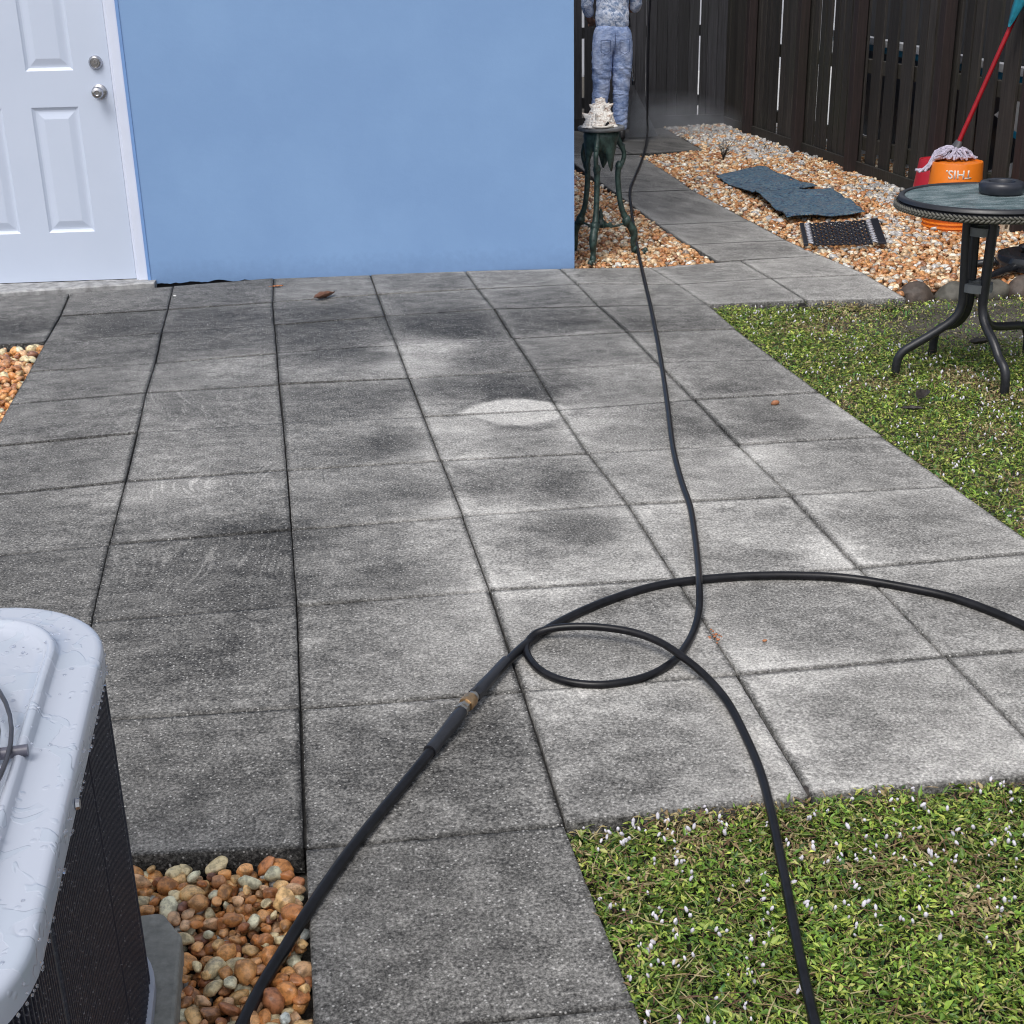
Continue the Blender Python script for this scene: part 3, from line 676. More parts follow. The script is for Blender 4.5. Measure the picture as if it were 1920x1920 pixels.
# bed at the left edge, below the door
leftpoly = [(W[0][2].x-.01,W[0][2].y-.01),(W[0][9].x-.01,-3.2),(-1.6,-3.2),(-1.6,W[0][2].y+.05)]
pebbles('gravel', leftpoly, .034, [(-.038,1.0),(-.02,1.1)], pn2, PAL_N, PW_N, 6, 'reddish pebbles at the left edge between slabs', lambda x,y: 0*x)
# wedge between house and path
hc = P2
wedge = [(hc.x+.012,hc.y+.01),g2(1214,500),g2(1342,491),g2(1290,459),g2(1234,422),g2(1153,362),g2(1108,336),g2(1040,292),(2.85,5.0)]
pebbles('gravel', wedge, .030, [(-.034,1.0),(-.014,1.05)], pn1, PAL_F, PW_F, 7, 'peach and white pebbles in the wedge between house corner and path', lambda x,y: 0*x)
# large bed at the right
st = [(1694,558),(1760,553),(1830,552),(1900,549)]
right = [g2(1322,282),g2(1198,292),g2(1263,329),g2(1300,356),g2(1410,414),g2(1478,450),g2(1543,480),g2(1627,516),g2(1690,548),g2(1740,534),g2(1830,530),g2(1920,528),(5.2,-.5),(5.3,5.75),(3.9,5.9),g2(1195,221),g2(1253,243)]
def wh(x,y):
    d = 4.9-x; p_ = .05+.0*x
    p_ = np.where((y > 3.6)&(d < .5-.1*(4.9-y)*0), .42, p_); p_ = np.where((y > 4.6)&(x > 4.1), .5, p_)
    p_ = np.where((y > 1.2)&(y < 2.3)&(d < .35), .55, p_); p_ = np.where((y < 1.2)&(d < .9)&(d > .5)&(y > .5), .35, p_)
    return p_
pebbles('gravel', right, .031, [(-.034,1.0),(-.012,1.05)], pn1, PAL_F, PW_F, 8, 'peach and white river pebbles spread between path and picket fence', lambda x,y: .022*np.clip((x-3.9)/1,0,1)*np.clip((y+.2)/1,0,1)+.02*(fbm(x*1.5,y*1.5,4)-.5), whites=wh)

# ------------------------------------------------------------------ lawns
def lawn(poly, n, seed, leaf, zt, name, label, dens=None, blades=0, flowers=0, flabel='', fsize=.0055, stems=0, tint=(1,1,1)):
    r = np.random.default_rng(seed); xs=[p[0] for p in poly]; ys_=[p[1] for p in poly]
    def pts(m):
        X = r.uniform(min(xs),max(xs),m*3); Y = r.uniform(min(ys_),max(ys_),m*3); k = inpoly(X,Y,poly); X=X[k];Y=Y[k]
        if dens is not None: k = r.random(len(X)) < dens(X,Y); X=X[k];Y=Y[k]
        return X[:m],Y[:m]
    X,Y = pts(n); n = len(X)
    cl = fbm(X*14,Y*14,seed); dry = fbm(X*5+3,Y*5,seed+4)
    Z = -.05+(zt+.05)*(r.random(n)**.7)*(.25+1.25*cl)
    a = r.random(n)*2*PI; tilt = r.normal(.15,.40,n); L = leaf*(.5+.75*r.random(n)+.7*(r.random(n) < .08)); Wd = L*(.22+.24*r.random(n))
    d = np.stack([np.cos(a)*np.cos(tilt),np.sin(a)*np.cos(tilt),np.sin(tilt)],1); s_ = np.stack([-np.sin(a),np.cos(a),r.normal(0,.45,n)],1)
    s_ /= np.linalg.norm(s_,axis=1)[:,None]; up = np.cross(d,s_)
    p0 = np.stack([X,Y,Z],1); fold = Wd*.35
    v = np.stack([p0, p0+d*(L*.45)[:,None]+s_*Wd[:,None]*.5+up*fold[:,None], p0+d*L[:,None]-up*fold[:,None]*.3, p0+d*(L*.45)[:,None]-s_*Wd[:,None]*.5+up*fold[:,None]],1)
    tris = np.array([[0,1,2],[0,2,3]])
    f = (tris[None]+(np.arange(n)*4)[:,None,None]).reshape(-1,3)
    pal = np.array([(.09,.17,.03),(.14,.24,.04),(.22,.32,.06),(.30,.36,.09),(.045,.09,.02),(.42,.44,.12),(.18,.23,.05),(.42,.40,.18)])
    pal = pal*np.array([.80,.78,.74]); pr_ = np.array([5,6,5,4.5,4,2.8,5,2]); ci = r.choice(len(pal),n,p=pr_/pr_.sum()); col = pal[ci]*(.75+.5*r.random((n,1)))
    col = col*(.72+.75*np.clip((cl-.3)*1.6,0,1))[:,None]*np.array(tint); dm_ = (r.random(n) < np.clip((dry-.52)*5,0.02,.75)); strw = np.array([(.34,.27,.13),(.22,.15,.07),(.42,.36,.19)])[r.integers(0,3,n)]
    col = np.where(dm_[:,None],strw,col)
    v = v.reshape(-1,3); C = np.repeat(col,4,0)
    if stems:
        Xs,Ys = pts(stems); m_ = len(Xs); a = r.random(m_)*2*PI; bend = r.normal(0,.5,m_); Ls = .02+.05*r.random(m_); ws = .0006+.0007*r.random(m_)
        p_a = np.stack([Xs,Ys,zt+r.uniform(-.02,.002,m_)],1); d1 = np.stack([np.cos(a),np.sin(a),r.normal(0,.12,m_)],1); d2 = np.stack([np.cos(a+bend),np.sin(a+bend),r.normal(0,.15,m_)],1)
        sd = np.stack([-np.sin(a),np.cos(a),0*a],1)*ws[:,None]; m1_ = p_a+d1*(Ls*.5)[:,None]; m2_ = m1_+d2*(Ls*.5)[:,None]
        vs_ = np.stack([p_a-sd,p_a+sd,m1_+sd,m1_-sd,m2_],1).reshape(-1,3); ts_ = np.array([[0,1,2],[0,2,3],[3,2,4]])
        cs2 = np.array([(.30,.22,.11),(.16,.09,.05),(.40,.34,.18),(.11,.06,.035),(.22,.26,.08)])[r.integers(0,5,m_)]
        f = np.concatenate([f,(ts_[None]+(np.arange(m_)*5)[:,None,None]).reshape(-1,3)+len(v)]); v = np.concatenate([v,vs_]); C = np.concatenate([C,np.repeat(cs2,5,0)])
    if blades:
        Xb,Yb = pts(blades); nb_ = len(Xb); a = r.random(nb_)*2*PI; h_ = leaf*(1.3+2.2*r.random(nb_)); w_ = .0022+.0028*r.random(nb_); le = r.uniform(.3,1.1,nb_)
        b0 = np.stack([Xb,Yb,np.full(nb_,-.045)],1); dd = np.stack([np.cos(a),np.sin(a),0*a],1); sd_ = np.stack([-np.sin(a),np.cos(a),0*a],1)
        mid = b0+dd*(h_*.25*le)[:,None]+np.array([0,0,1])*(h_*.55)[:,None]; tip = b0+dd*(h_*.8*le)[:,None]+np.array([0,0,1])*(h_*(.9-.35*le))[:,None]
        vb = np.stack([b0-sd_*w_[:,None]*.7,b0+sd_*w_[:,None]*.7,mid+sd_*w_[:,None],tip,mid-sd_*w_[:,None]],1).reshape(-1,3)
        tb = np.array([[0,1,2],[0,2,4],[4,2,3]]); fb_ = (tb[None]+(np.arange(nb_)*5)[:,None,None]).reshape(-1,3)+len(v)
        cb = np.array([(.07,.20,.05),(.10,.24,.06),(.16,.26,.07),(.32,.28,.13)])[r.choice(4,nb_,p=[.35,.3,.2,.15])]
        v = np.concatenate([v,vb]); f = np.concatenate([f,fb_]); C = np.concatenate([C,np.repeat(cb,5,0)])
    o = fastmesh(name, v, f, MAT_LEAF, C); tag(o, label, 'ground cover', kind='stuff')
    if flowers:
        iv,if_ = ico(1); Xf,Yf = pts(flowers); cf_ = fbm(Xf*6,Yf*6,seed+9); k = cf_ > .36; Xf=Xf[k];Yf=Yf[k]; m = len(Xf)
        # a few in pairs
        k2 = r.random(m) < .35; Xf = np.concatenate([Xf,Xf[k2]+r.normal(0,.006,k2.sum())]); Yf = np.concatenate([Yf,Yf[k2]+r.normal(0,.006,k2.sum())]); m = len(Xf)
        sz = fsize*(.6+.7*r.random(m)); ax = np.stack([r.normal(0,.5,m),r.normal(0,.5,m),np.ones(m)],1); ax /= np.linalg.norm(ax,axis=1)[:,None]
        s1 = np.cross(ax,np.array([1,.2,0])); s1 /= np.linalg.norm(s1,axis=1)[:,None]; s2 = np.cross(ax,s1)
        B = np.stack([s1,s2,ax],2); V0 = iv*np.array([.62,.62,1.25]); 
        c = np.stack([Xf,Yf,zt+r.uniform(-.006,.010,m)],1)
        vv = np.einsum('nij,kj->nki',B,V0)*sz[:,None,None]+c[:,None,:]
        o2 = fastmesh(name.replace('grass','')+'flowers' if False else 'flowers', vv.reshape(-1,3), (if_[None]+(np.arange(m)*len(iv))[:,None,None]).reshape(-1,3), MAT_FLOWER, np.repeat(np.array([(.62,.60,.66)])*(.8+.35*r.random((m,1))),len(iv),0), smooth=True)
        tag(o2, flabel, 'flowers', kind='stuff')
MAT_FLOWER = attr_mat('white_flower', .7, .3, 300, 0, mottled=.1).m
c3 = W[3]
MB().prism([(W[3][10].x+.008,W[3][10].y-.008),(W[5][10].x+.6,W[5][10].y-.01),(3.2,-5.7),(W[3][12].x+.004,-5.7)],-.061,-.040).build('lawn_soil', simple('dark_lawn_soil',(.022,.019,.013),.95,var=.5,scale=60,bump=.6,dist=.006))['kind'] = 'structure'
near = [(W[3][10].x+.002,W[3][10].y-.004),(W[4][10].x,W[4][10].y-.002),(W[5][10].x,W[5][10].y-.002),(W[5][10].x+.12,W[5][10].y-.002),(1.98,-5.35),(c3[11].x+.008,-5.35)]
lawn(near, 66000, 21, .0135, .000, 'grass', 'bright green leafy ground cover in the near right corner', blades=900, stems=2600, tint=(1.08,1.20,.9), flowers=560, flabel='tiny white flower heads among the near ground cover', fsize=.0049)
mid = [(W[6][2].x+.01,W[6][2].y-.015),(W[8][2].x+.02,W[8][2].y-.02),(4.9,-.75),(4.9,-3.2),(2.95,-3.4),(W[6][8].x+.01,W[6][8].y+.06),(W[6][7].x+.01,W[6][7].y),(W[6][5].x+.01,W[6][5].y)]
def dmid(x,y):
    d = np.hypot((x-3.95)/.75,(y+1.05)/.42); return np.clip(.18+1.1*(d-.55),.10,1)
lawn(mid, 150000, 22, .0135, -.005, 'grass', 'green ground cover between slabs and bistro table', dens=dmid, blades=5000, stems=7000, tint=(1.35,1.40,1.1), flowers=1300, flabel='tiny white flower heads among the far ground cover', fsize=.0046)

# ------------------------------------------------------------------ hoses
RA = .0086
def gp(px,py,z=RA): return G(px,py,z)
hv = G(1213,262,0)
pa = [Vector((3.868,5.22,1.03)), Vector((3.90,5.13,1.24)), Vector((3.96,5.06,1.33)), Vector((hv.x+.01,hv.y,1.22)), Vector((hv.x,hv.y,.9)), Vector((hv.x,hv.y,.55)), Vector((hv.x,hv.y,.2)), Vector((hv.x-.005,hv.y-.03,.05))]
pa += [gp(1206,292,.012),gp(1193,325),gp(1182,355),gp(1183,385),gp(1189,430),gp(1197,475),gp(1207,520),gp(1221,580),gp(1233,640),gp(1243,700),gp(1253,770),gp(1262,840),gp(1277,900),gp(1294,950),gp(1303,1005),gp(1309,1060,RA+.012),gp(1311,1095,RA+.024),gp(1311,1140,RA+.01),gp(1302,1180),gp(1284,1214),gp(1262,1240),gp(1225,1263),gp(1180,1277),gp(1120,1284),gp(1060,1277),gp(1015,1258),gp(990,1230),gp(988,1208,.012),gp(1005,1188,.02),gp(1045,1177,.03),gp(1110,1175,.036),gp(1180,1184,.038),gp(1235,1203,.036),gp(1280,1232,.032),gp(1325,1270,.022),gp(1365,1318,.013),gp(1400,1385),gp(1425,1445),gp(1443,1510,.010),gp(1460,1590,.009),gp(1478,1680,.008),gp(1493,1760,.009),gp(1512,1850,.008),gp(1532,1935,.008),gp(1560,2050,.008)]
hA = MB(); hA.tube(spline(pa,8), RA, 12); o = hA.build('pressure_hose', MAT_HOSE, smooth=180); tag(o, 'thin black hose looping on the slabs and rising towards the person', 'hose')
RB = .0102
hBt = empty('supply_hose', tuple(G(880,1310))); tag(hBt, 'black hose with brass coupling crossing the slabs diagonally', 'hose')
o0 = G(880,1310)
def rel(L): return [p-o0 for p in L]
b1 = [gp(2060,1270,RB),gp(1990,1218,RB),gp(1920,1173,RB),gp(1800,1125,RB),gp(1690,1100,RB),gp(1590,1084,RB),gp(1500,1079,RB),gp(1400,1080,RB),gp(1300,1088,RB),gp(1220,1101,RB),gp(1140,1126,RB),gp(1070,1156,RB),gp(1010,1190,RB),gp(970,1222,.014),gp(935,1258,.018),gp(905,1290,.022)]
b2 = [gp(858,1343,.022),gp(830,1378,.018),gp(806,1410,.014),gp(770,1455,RB),gp(720,1515,RB),gp(660,1590,RB),gp(610,1660,RB),gp(570,1720,.009),gp(530,1785,.0),gp(490,1850,-.004),gp(452,1925,-.006),gp(410,2010,-.006)]
MB().tube(rel(spline(b1,8)),RB,12).build('hose_pipe', MAT_HOSE, hBt, smooth=180)
MB().tube(rel(spline(b2,8)),RB,12).build('hose_pipe', MAT_HOSE, hBt, smooth=180)
def seg(a,b,z0,z1,n=8): return rel([G(a[0]+(b[0]-a[0])*k/n,a[1]+(b[1]-a[1])*k/n,z0+(z1-z0)*k/n) for k in range(n+1)])
def bulge(n,r0,r1): return [r0+(r1-r0)*math.sin(PI*min(1,k/n*1.3)) for k in range(n+1)]
sl = seg((949,1240),(893,1301),.016,.022); MB().tube(sl,[.0125,.0127,.0128,.0128,.0130,.0135,.0140,.0142,.0130],16).build('sleeve', MAT_SLEEVE, hBt, smooth=40)
sl = seg((866,1334),(806,1409),.022,.014,10); MB().tube(sl,[.0120,.0140,.0148,.0143,.0136,.0130,.0126,.0126,.0128,.0136,.0138],16).build('sleeve', MAT_SLEEVE, hBt, smooth=40)
sl = seg((896,1298),(889,1305),.022,.022,2); MB().tube(sl,.0150,6).build('hex_nut', MAT_BLK, hBt)
sl = seg((890,1304),(882,1312),.022,.022,2); MB().tube(sl,.0125,18).build('collar', MAT_NICKEL, hBt, smooth=40)
sl = seg((884,1310),(873,1322),.022,.022,5); MB().tube(sl,[.0150,.0163,.0158,.0163,.0165,.0150],22).build('coupling', MAT_BRASS, hBt, smooth=40)
sl = seg((873,1322),(864,1334),.022,.022,4); MB().tube(sl,[.0125,.0128,.0118,.0145,.0145],6).build('hex_nut', MAT_NICKEL, hBt)

# ------------------------------------------------------------------ air conditioner
ACX, ACY, AH = .262, -4.89, .450
ac = empty('air_conditioner', (ACX,ACY,.03)); tag(ac, 'wet white topped air conditioner with dark finned sides in the lower left corner', 'air conditioner')
def rsq(half, rad, n=14):
    pts = []
    for cx,cy,a0 in ((1,1,0),(-1,1,PI/2),(-1,-1,PI),(1,-1,1.5*PI)):
        for k in range(n+1):
            a = a0+PI/2*k/n; pts.append((cx*(half-rad)+rad*math.cos(a), cy*(half-rad)+rad*math.sin(a)))
    return pts
zt = .575
prof = [(.004,-.036),(.0,-.034),(.0,-.008),(.0015,-.002),(.006,.0015),(.012,.0015),(.030,.0),(.052,.0),(.055,.003),(.058,.011),(.062,.0135),(.067,.013),(.071,.005),(.075,.0),(.088,-.001),(.11,-.001)]
mb = MB(); vs = []; N0 = None
for ins_,dz in prof:
    ring = rsq(AH-ins_, max(.17-ins_*.9,.05)); N0 = len(ring); vs += [(x,y,zt+dz) for x,y in ring]
for q,(t,dz) in enumerate(((.5,.0),(1,-.002),(1.0,-.05))):
    base = rsq(AH-.11,.08)
    for x,y in base:
        L = math.hypot(x,y); R0 = .335; c_ = (x/L*R0,y/L*R0); vs.append((x+(c_[0]-x)*t,y+(c_[1]-y)*t,zt+dz))
nr = len(prof)+3
fs = [(i*N0+j,i*N0+(j+1)%N0,(i+1)*N0+(j+1)%N0,(i+1)*N0+j) for i in range(nr-1) for j in range(N0)]
mb.add(vs,fs)
M = Mat('wet_painted_steel', (.70,.73,.82), .12, 0, .6)
n1 = M.noise(17, 2, .5, dist=1.2); n2 = M.noise(9, 3, .5); vd = M.N('ShaderNodeTexVoronoi', Scale=75.0); M.L(M.tc.outputs['Object'], vd.inputs['Vector'])
puddle = M.ramp(n1.outputs[0], [(.525,(0,0,0)),(.548,(1,1,1))]); area = M.ramp(n2.outputs[0], [(.40,(0,0,0)),(.50,(1,1,1))])
pm = M.N('ShaderNodeMath', _operation='MULTIPLY'); M.L(puddle, pm.inputs[0]); M.L(area, pm.inputs[1])
dr = M.ramp(vd.outputs['Distance'], [(.16,(1,1,1)),(.34,(0,0,0))]); dsel = M.N('ShaderNodeSeparateColor'); M.L(vd.outputs['Color'], dsel.inputs[0])
ds = M.ramp(dsel.outputs[0],[(.70,(0,0,0)),(.72,(1,1,1))]); dm2 = M.N('ShaderNodeMath', _operation='MULTIPLY'); M.L(dr, dm2.inputs[0]); M.L(ds, dm2.inputs[1])
mx = M.N('ShaderNodeMath', _operation='MAXIMUM'); M.L(pm.outputs[0], mx.inputs[0]); M.L(dm2.outputs[0], mx.inputs[1])
M.bump(mx.outputs[0], .38, .002); M.color(M.mix(pm.outputs[0], (.42,.455,.53), (.40,.445,.52)))
MAT_AC = M.m
top_ = mb.build('cover', MAT_AC, ac, smooth=60)
# droplets hanging on the rim and standing on the cover
r = random.Random(9); dv = MB(); iv,if_ = ico(2)
_r = rsq(AH,.17,20); rim = []
for i in range(len(_r)):
    a,b = _r[i],_r[(i+1)%len(_r)]; n_ = max(1,int(math.dist(a,b)/.006)); rim += [(a[0]+(b[0]-a[0])*q/n_,a[1]+(b[1]-a[1])*q/n_) for q in range(n_)]
def drop(c, s, sq=1): dv.add([(c[0]+p[0]*s,c[1]+p[1]*s,c[2]+p[2]*s*sq) for p in iv], [tuple(q) for q in if_])
for k in range(300):
    i = r.randrange(len(rim)); j = (i+1)%len(rim); t = r.random(); x = rim[i][0]*(1-t)+rim[j][0]*t; y = rim[i][1]*(1-t)+rim[j][1]*t
    if x < -.1: continue
    drop((x*1.002,y*1.002,zt-r.choice([.036,.036,.037,r.uniform(.006,.034),r.uniform(.006,.034)])), r.uniform(.0009,.0020), 1.2)
for k in range(420):
    x,y = r.uniform(.0,.43),r.uniform(-.43,.43)
    if mnoise.noise(Vector((x*6,y*6,2))) < -.05: continue
    q = max(abs(x),abs(y)); z = zt+(.0005 if q > .40 else (0 if q < .375 else .012))
    if abs(x) > .36 and abs(y) > .36: continue
    drop((x,y,z-.0002), r.uniform(.0012,.0032), .45)
Mw = Mat('water', (.9,.93,1), .03); Mw.b.inputs['Transmission Weight'].default_value = .9; Mw.b.inputs['IOR'].default_value = 1.33
dv.build('water_drops', Mw.m, ac, smooth=180)['kind'] = 'stuff'
# fan guard
gr = MB()
for R0 in (.380,.366,.345,.318,.284,.250,.216,.182,.148,.114):
    gr.tube([(R0*math.cos(a),R0*math.sin(a),zt+.022+.03*(1-R0/.372)) for a in [2*PI*k/72 for k in range(73)]], .0028, 6, cap=False)
for k in range(4):
    a = k*PI/2+.07; gr.tube([(R_*math.cos(a),R_*math.sin(a),zt+.018+.03*(1-R_/.372)) for R_ in (.39,.372,.3,.2,.1,.02)],.003,6)
MAT_WIRE = simple('dark_wire',(.10,.10,.115),.35,.6,var=.2)
gr.build('fan_guard', MAT_WIRE, ac, smooth=180)
MCL = simple('dark_clip',(.09,.09,.12),.4,var=.3)
for k in range(4):
    a = k*PI/2+.07; tb = MB(); tb.tube([(R_*math.cos(a),R_*math.sin(a),zt+.014) for R_ in (.335,.372,.398)],.007,10); tb.build('guard_clip', MCL, ac, smooth=60)
MB().lathe([(0,-.09),(.09,-.09),(.09,-.15),(.32,-.15)],c=(0,0,zt),seg=40).build('fan_motor', simple('grey_motor',(.2,.22,.27),.5), ac, smooth=40)
fbld = MB()
for k in range(5):
    a = k*2*PI/5; rot = Matrix.Rotation(a,3,'Z')@Matrix.Rotation(.35,3,'X'); fbld.box(rot@Vector((.19,0,-.0))+Vector((0,0,zt-.12)),(.22,.12,.004),rot)
fbld.build('fan_blades', simple('blue_grey_blade',(.30,.36,.5),.4), ac)
# finned body
def finned():
    mb = MB(); R_ = rsq(AH-.004,.165,40); P_l = []
    L = [0]
    for i in range(len(R_)): L.append(L[-1]+math.dist(R_[i],R_[(i+1)%len(R_)]))
    tot = L[-1]; pitch = .0085; nf = int(tot/pitch); m = nf*4; idx = 0; pts = []
    for k in range(m):
        d = tot*k/m
        while L[idx+1] < d: idx += 1
        a,b = R_[idx],R_[(idx+1)%len(R_)]; t = (d-L[idx])/(L[idx+1]-L[idx]+1e-9)
        x,y = a[0]*(1-t)+b[0]*t, a[1]*(1-t)+b[1]*t; nx,ny = b[1]-a[1], -(b[0]-a[0]); nn = math.hypot(nx,ny) or 1
        dep = (.0,.0,.008,.008)[k%4]; seam = (d % .31) < .010
        if seam: dep = .002
        pts.append((x-nx/nn*dep, y-ny/nn*dep))
    zs = [.02,.2,.38,zt-.012]; vs = [(x,y,z) for z in zs for x,y in pts]
    return mb.add(vs,[(i*m+j,i*m+(j+1)%m,(i+1)*m+(j+1)%m,(i+1)*m+j) for i in range(3) for j in range(m)])
M = Mat('dark_coil_fins', (.012,.014,.022), .42, .3); n = M.noise(240,2,.5); nn_ = M.noise(3,3,.5)
M.color(M.ramp(n.outputs[0], [(.52,(.035,.04,.06)),(.66,(.07,.075,.10)),(.74,(.30,.32,.38))])); M.bump(n.outputs[0],.6,.002)
finned().build('coil_body', M.m, ac)
bp = MB(); vs = []
for ins_,z in ((.02,.0),(.0,.0),(-.002,.004),(-.002,.022),(.0,.024),(.01,.026)): vs += [(x,y,z) for x,y in rsq(AH-ins_,.165-ins_)]
bp.add(vs,[(i*N0+j,i*N0+(j+1)%N0,(i+1)*N0+(j+1)%N0,(i+1)*N0+j) for i in range(5) for j in range(N0)]); bp.build('base_pan', simple('pan_grey',(.34,.36,.42),.4,var=.1), ac, smooth=40)
MB().lathe([(0,.004),(.006,.004),(.007,0),(.0035,-.002),(.0035,-.006)],seg=8).build('screw', MAT_STEEL, ac).matrix_local = Matrix.Translation((AH+.001,-.03,zt-.026))@Matrix.Rotation(PI/2,4,'Y')
pad = MB(); x0,x1,y0,y1 = -.25,.742,-5.5,G(300,1735,.0).y-.0
pad.prism([(x0,y0),(x1,y0),(x1,y1-.062),(x1-.006,y1-.052),(x1-.030,y1-.006),(x1-.040,y1),(x0,y1)], -.058, .026)
o = pad.build('concrete_pad', simple('grey_cast_concrete',(.22,.22,.20),.75,var=.25,scale=60,bump=.5,dist=.004), bevel=.006); tag(o,'grey cast concrete pad under the air conditioner','pad')

# ------------------------------------------------------------------ plant stand + shell
pc = Vector((2.575,.61,0)); ST = .638
pc.x += .008; ps_ = empty('plant_stand', tuple(pc)); tag(ps_, 'ornate green cast iron plant stand beside the house corner', 'plant stand')
MB().lathe([(0,ST-.004),(.094,ST-.004),(.098,ST),(.112,ST-.001),(.117,ST-.006),(.117,ST-.014),(.112,ST-.020),(.09,ST-.024),(0,ST-.024)],seg=48).build('tabletop', MAT_IRONTOP, ps_, smooth=35)
legA = math.atan2(*(lambda q:(q.y-pc.y,q.x-pc.x))(G(1099,501)))
ap = MB(); vs = []; m = 96
for k in range(m):
    a = 2*PI*k/m; ph = (((a-legA)*1.5/PI)%1); dip = .085+.10*math.exp(-((ph-.5)/.17)**2)+.012*abs(math.sin(a*9))
    rr_ = .080
    vs += [(rr_*math.cos(a),rr_*math.sin(a),ST-.022),(rr_*1.03*math.cos(a),rr_*1.03*math.sin(a),ST-.05),(rr_*.94*math.cos(a),rr_*.94*math.sin(a),ST-.022-dip*.6),(rr_*.80*math.cos(a),rr_*.80*math.sin(a),ST-.022-dip)]
ap.add(vs,[(k*4+j,((k+1)%m)*4+j,((k+1)%m)*4+j+1,k*4+j+1) for k in range(m) for j in range(3)])
o = ap.build('apron', MAT_IRON, ps_, smooth=60); so = o.modifiers.new('s','SOLIDIFY'); so.thickness = .006
leg_angles = [legA, legA+2*PI/3, legA-2*PI/3]
prof_leg = [(.078,ST-.03),(.088,ST-.07),(.108,ST-.105),(.122,ST-.14),(.115,ST-.18),(.095,ST-.21),(.090,ST-.25),(.094,ST-.31),(.104,ST-.38),(.118,ST-.43),(.145,.155),(.172,.115),(.182,.08),(.176,.045),(.182,.012),(.205,-.012),(.235,-.008),(.250,.008)]
radl = [.015,.016,.013,.012,.012,.016,.0145,.0145,.014,.0145,.018,.022,.019,.014,.013,.013,.012,.008]
for k,a in enumerate(leg_angles):
    pth = spline([(r_*math.cos(a),r_*math.sin(a),z) for r_,z in prof_leg],4); R_ = np.interp(np.linspace(0,len(radl)-1,len(pth)),range(len(radl)),radl).tolist()
    lg = MB(); lg.tube(pth,R_,10)
    q = Vector((.206*math.cos(a),.206*math.sin(a),-.002)); 
    # scroll and acanthus lumps
    for (r_,z,s_) in ((.112,ST-.105,.014),(.096,ST-.20,.020),(.140,.158,.024),(.178,.100,.021),(.184,.010,.017),(.244,-.002,.014)):
        lg.add([(r_*math.cos(a)+p[0]*s_, r_*math.sin(a)+p[1]*s_, z+p[2]*s_*1.3) for p in iv],[tuple(q_) for q_ in if_])
    lg.build('leg', MAT_IRON, ps_, smooth=60)
fn = MB()
for k,a in enumerate(leg_angles): fn.tube(spline([(.142*math.cos(a),.142*math.sin(a),.15),(.07*math.cos(a),.07*math.sin(a),.135),(.03*math.cos(a),.03*math.sin(a),.15),(0,0,.155)],4),.006,8)
fn.lathe([(0,.13),(.022,.135),(.03,.15),(.018,.17),(.012,.18),(.016,.19),(.008,.205),(.01,.212),(.003,.23),(0,.245)],seg=16)
for k in range(8):
    a = k*PI/4; fn.tube([(.02*math.cos(a),.02*math.sin(a),.14),(.05*math.cos(a),.05*math.sin(a),.15),(.066*math.cos(a),.066*math.sin(a),.138)],[.008,.010,.003],6,squash=.3)
fn.build('stretcher', MAT_IRON, ps_, smooth=60)
# conch shell
sc_ = G(1127,238,ST); mb = MB(); nu,nvv = 96,44; vs = []
for i in range(nvv+1):
    v = i/nvv     # 0 = base on the table, 1 = apex
    for k in range(nu):
        a = 2*PI*k/nu
        z = .142*v; rad = .080*(1-v**1.35)**.85+.001
        asym = 1+.10*math.cos(a-2.6)
        ridge = 1+.05*math.sin(a*24+v*3)+.02*math.sin(v*70)
        sp = 0
        for (vz,nn,amp) in ((.36,11,.030),(.66,9,.026),(.88,6,.012)):
            sp += amp*math.exp(-((v-vz)/.055)**2)*max(0,math.cos(a*nn/2+vz*5))**8
        R_ = rad*asym*ridge+sp
        if v < .10: R_ *= 1+.10*abs(math.sin(a*11))*(1-v/.10)
        vs.append((sc_.x-.0+R_*math.cos(a), sc_.y+R_*.72*math.sin(a), ST+.0005+z+sp*.7))
fs = [(i*nu+k,i*nu+(k+1)%nu,(i+1)*nu+(k+1)%nu,(i+1)*nu+k) for i in range(nvv) for k in range(nu)]+[tuple(range(nu))[::-1]]
vs = [(x-sc_.x,y-sc_.y,z-ST) for x,y,z in vs]
mb.add(vs,fs)
M = Mat('shell', rough=.4); n = M.noise(26,5,.6,(1,1,3.0),dist=1.5); M.color(M.ramp(n.outputs[0],[(.36,(.26,.14,.10)),(.43,(.60,.50,.42)),(.50,(.84,.80,.74))])); M.bump(n.outputs[0],.3,.003)
shl = empty('seashell', (sc_.x,sc_.y,ST)); tag(shl,'large spiky cream and brown seashell standing on the plant stand','shell')
mb.build('body', M.m, shl, smooth=80)
lipm = MB(); lipm.tube(spline([(-.055,-.045,.010),(-.02,-.062,.006),(.02,-.064,.008),(.05,-.05,.012)],6),[.006]*19,8)
lipm.tube(spline([(.0,-.064,.006),(.004,-.068,.022),(.02,-.066,.036),(.035,-.060,.030)],5),.004,8)
lipm.build('lip', simple('shell_lip',(.62,.58,.52),.35,var=.2), shl, smooth=80)
MB().tube(spline([(.006,-.0625,.010),(.014,-.0635,.024),(.026,-.061,.022)],4),[.004,.006,.008,.009,.009,.008,.007,.005,.003],8).build('opening', MAT_DARKGAP, shl, smooth=80)  # solid dark tube painting the shade inside the shell mouth

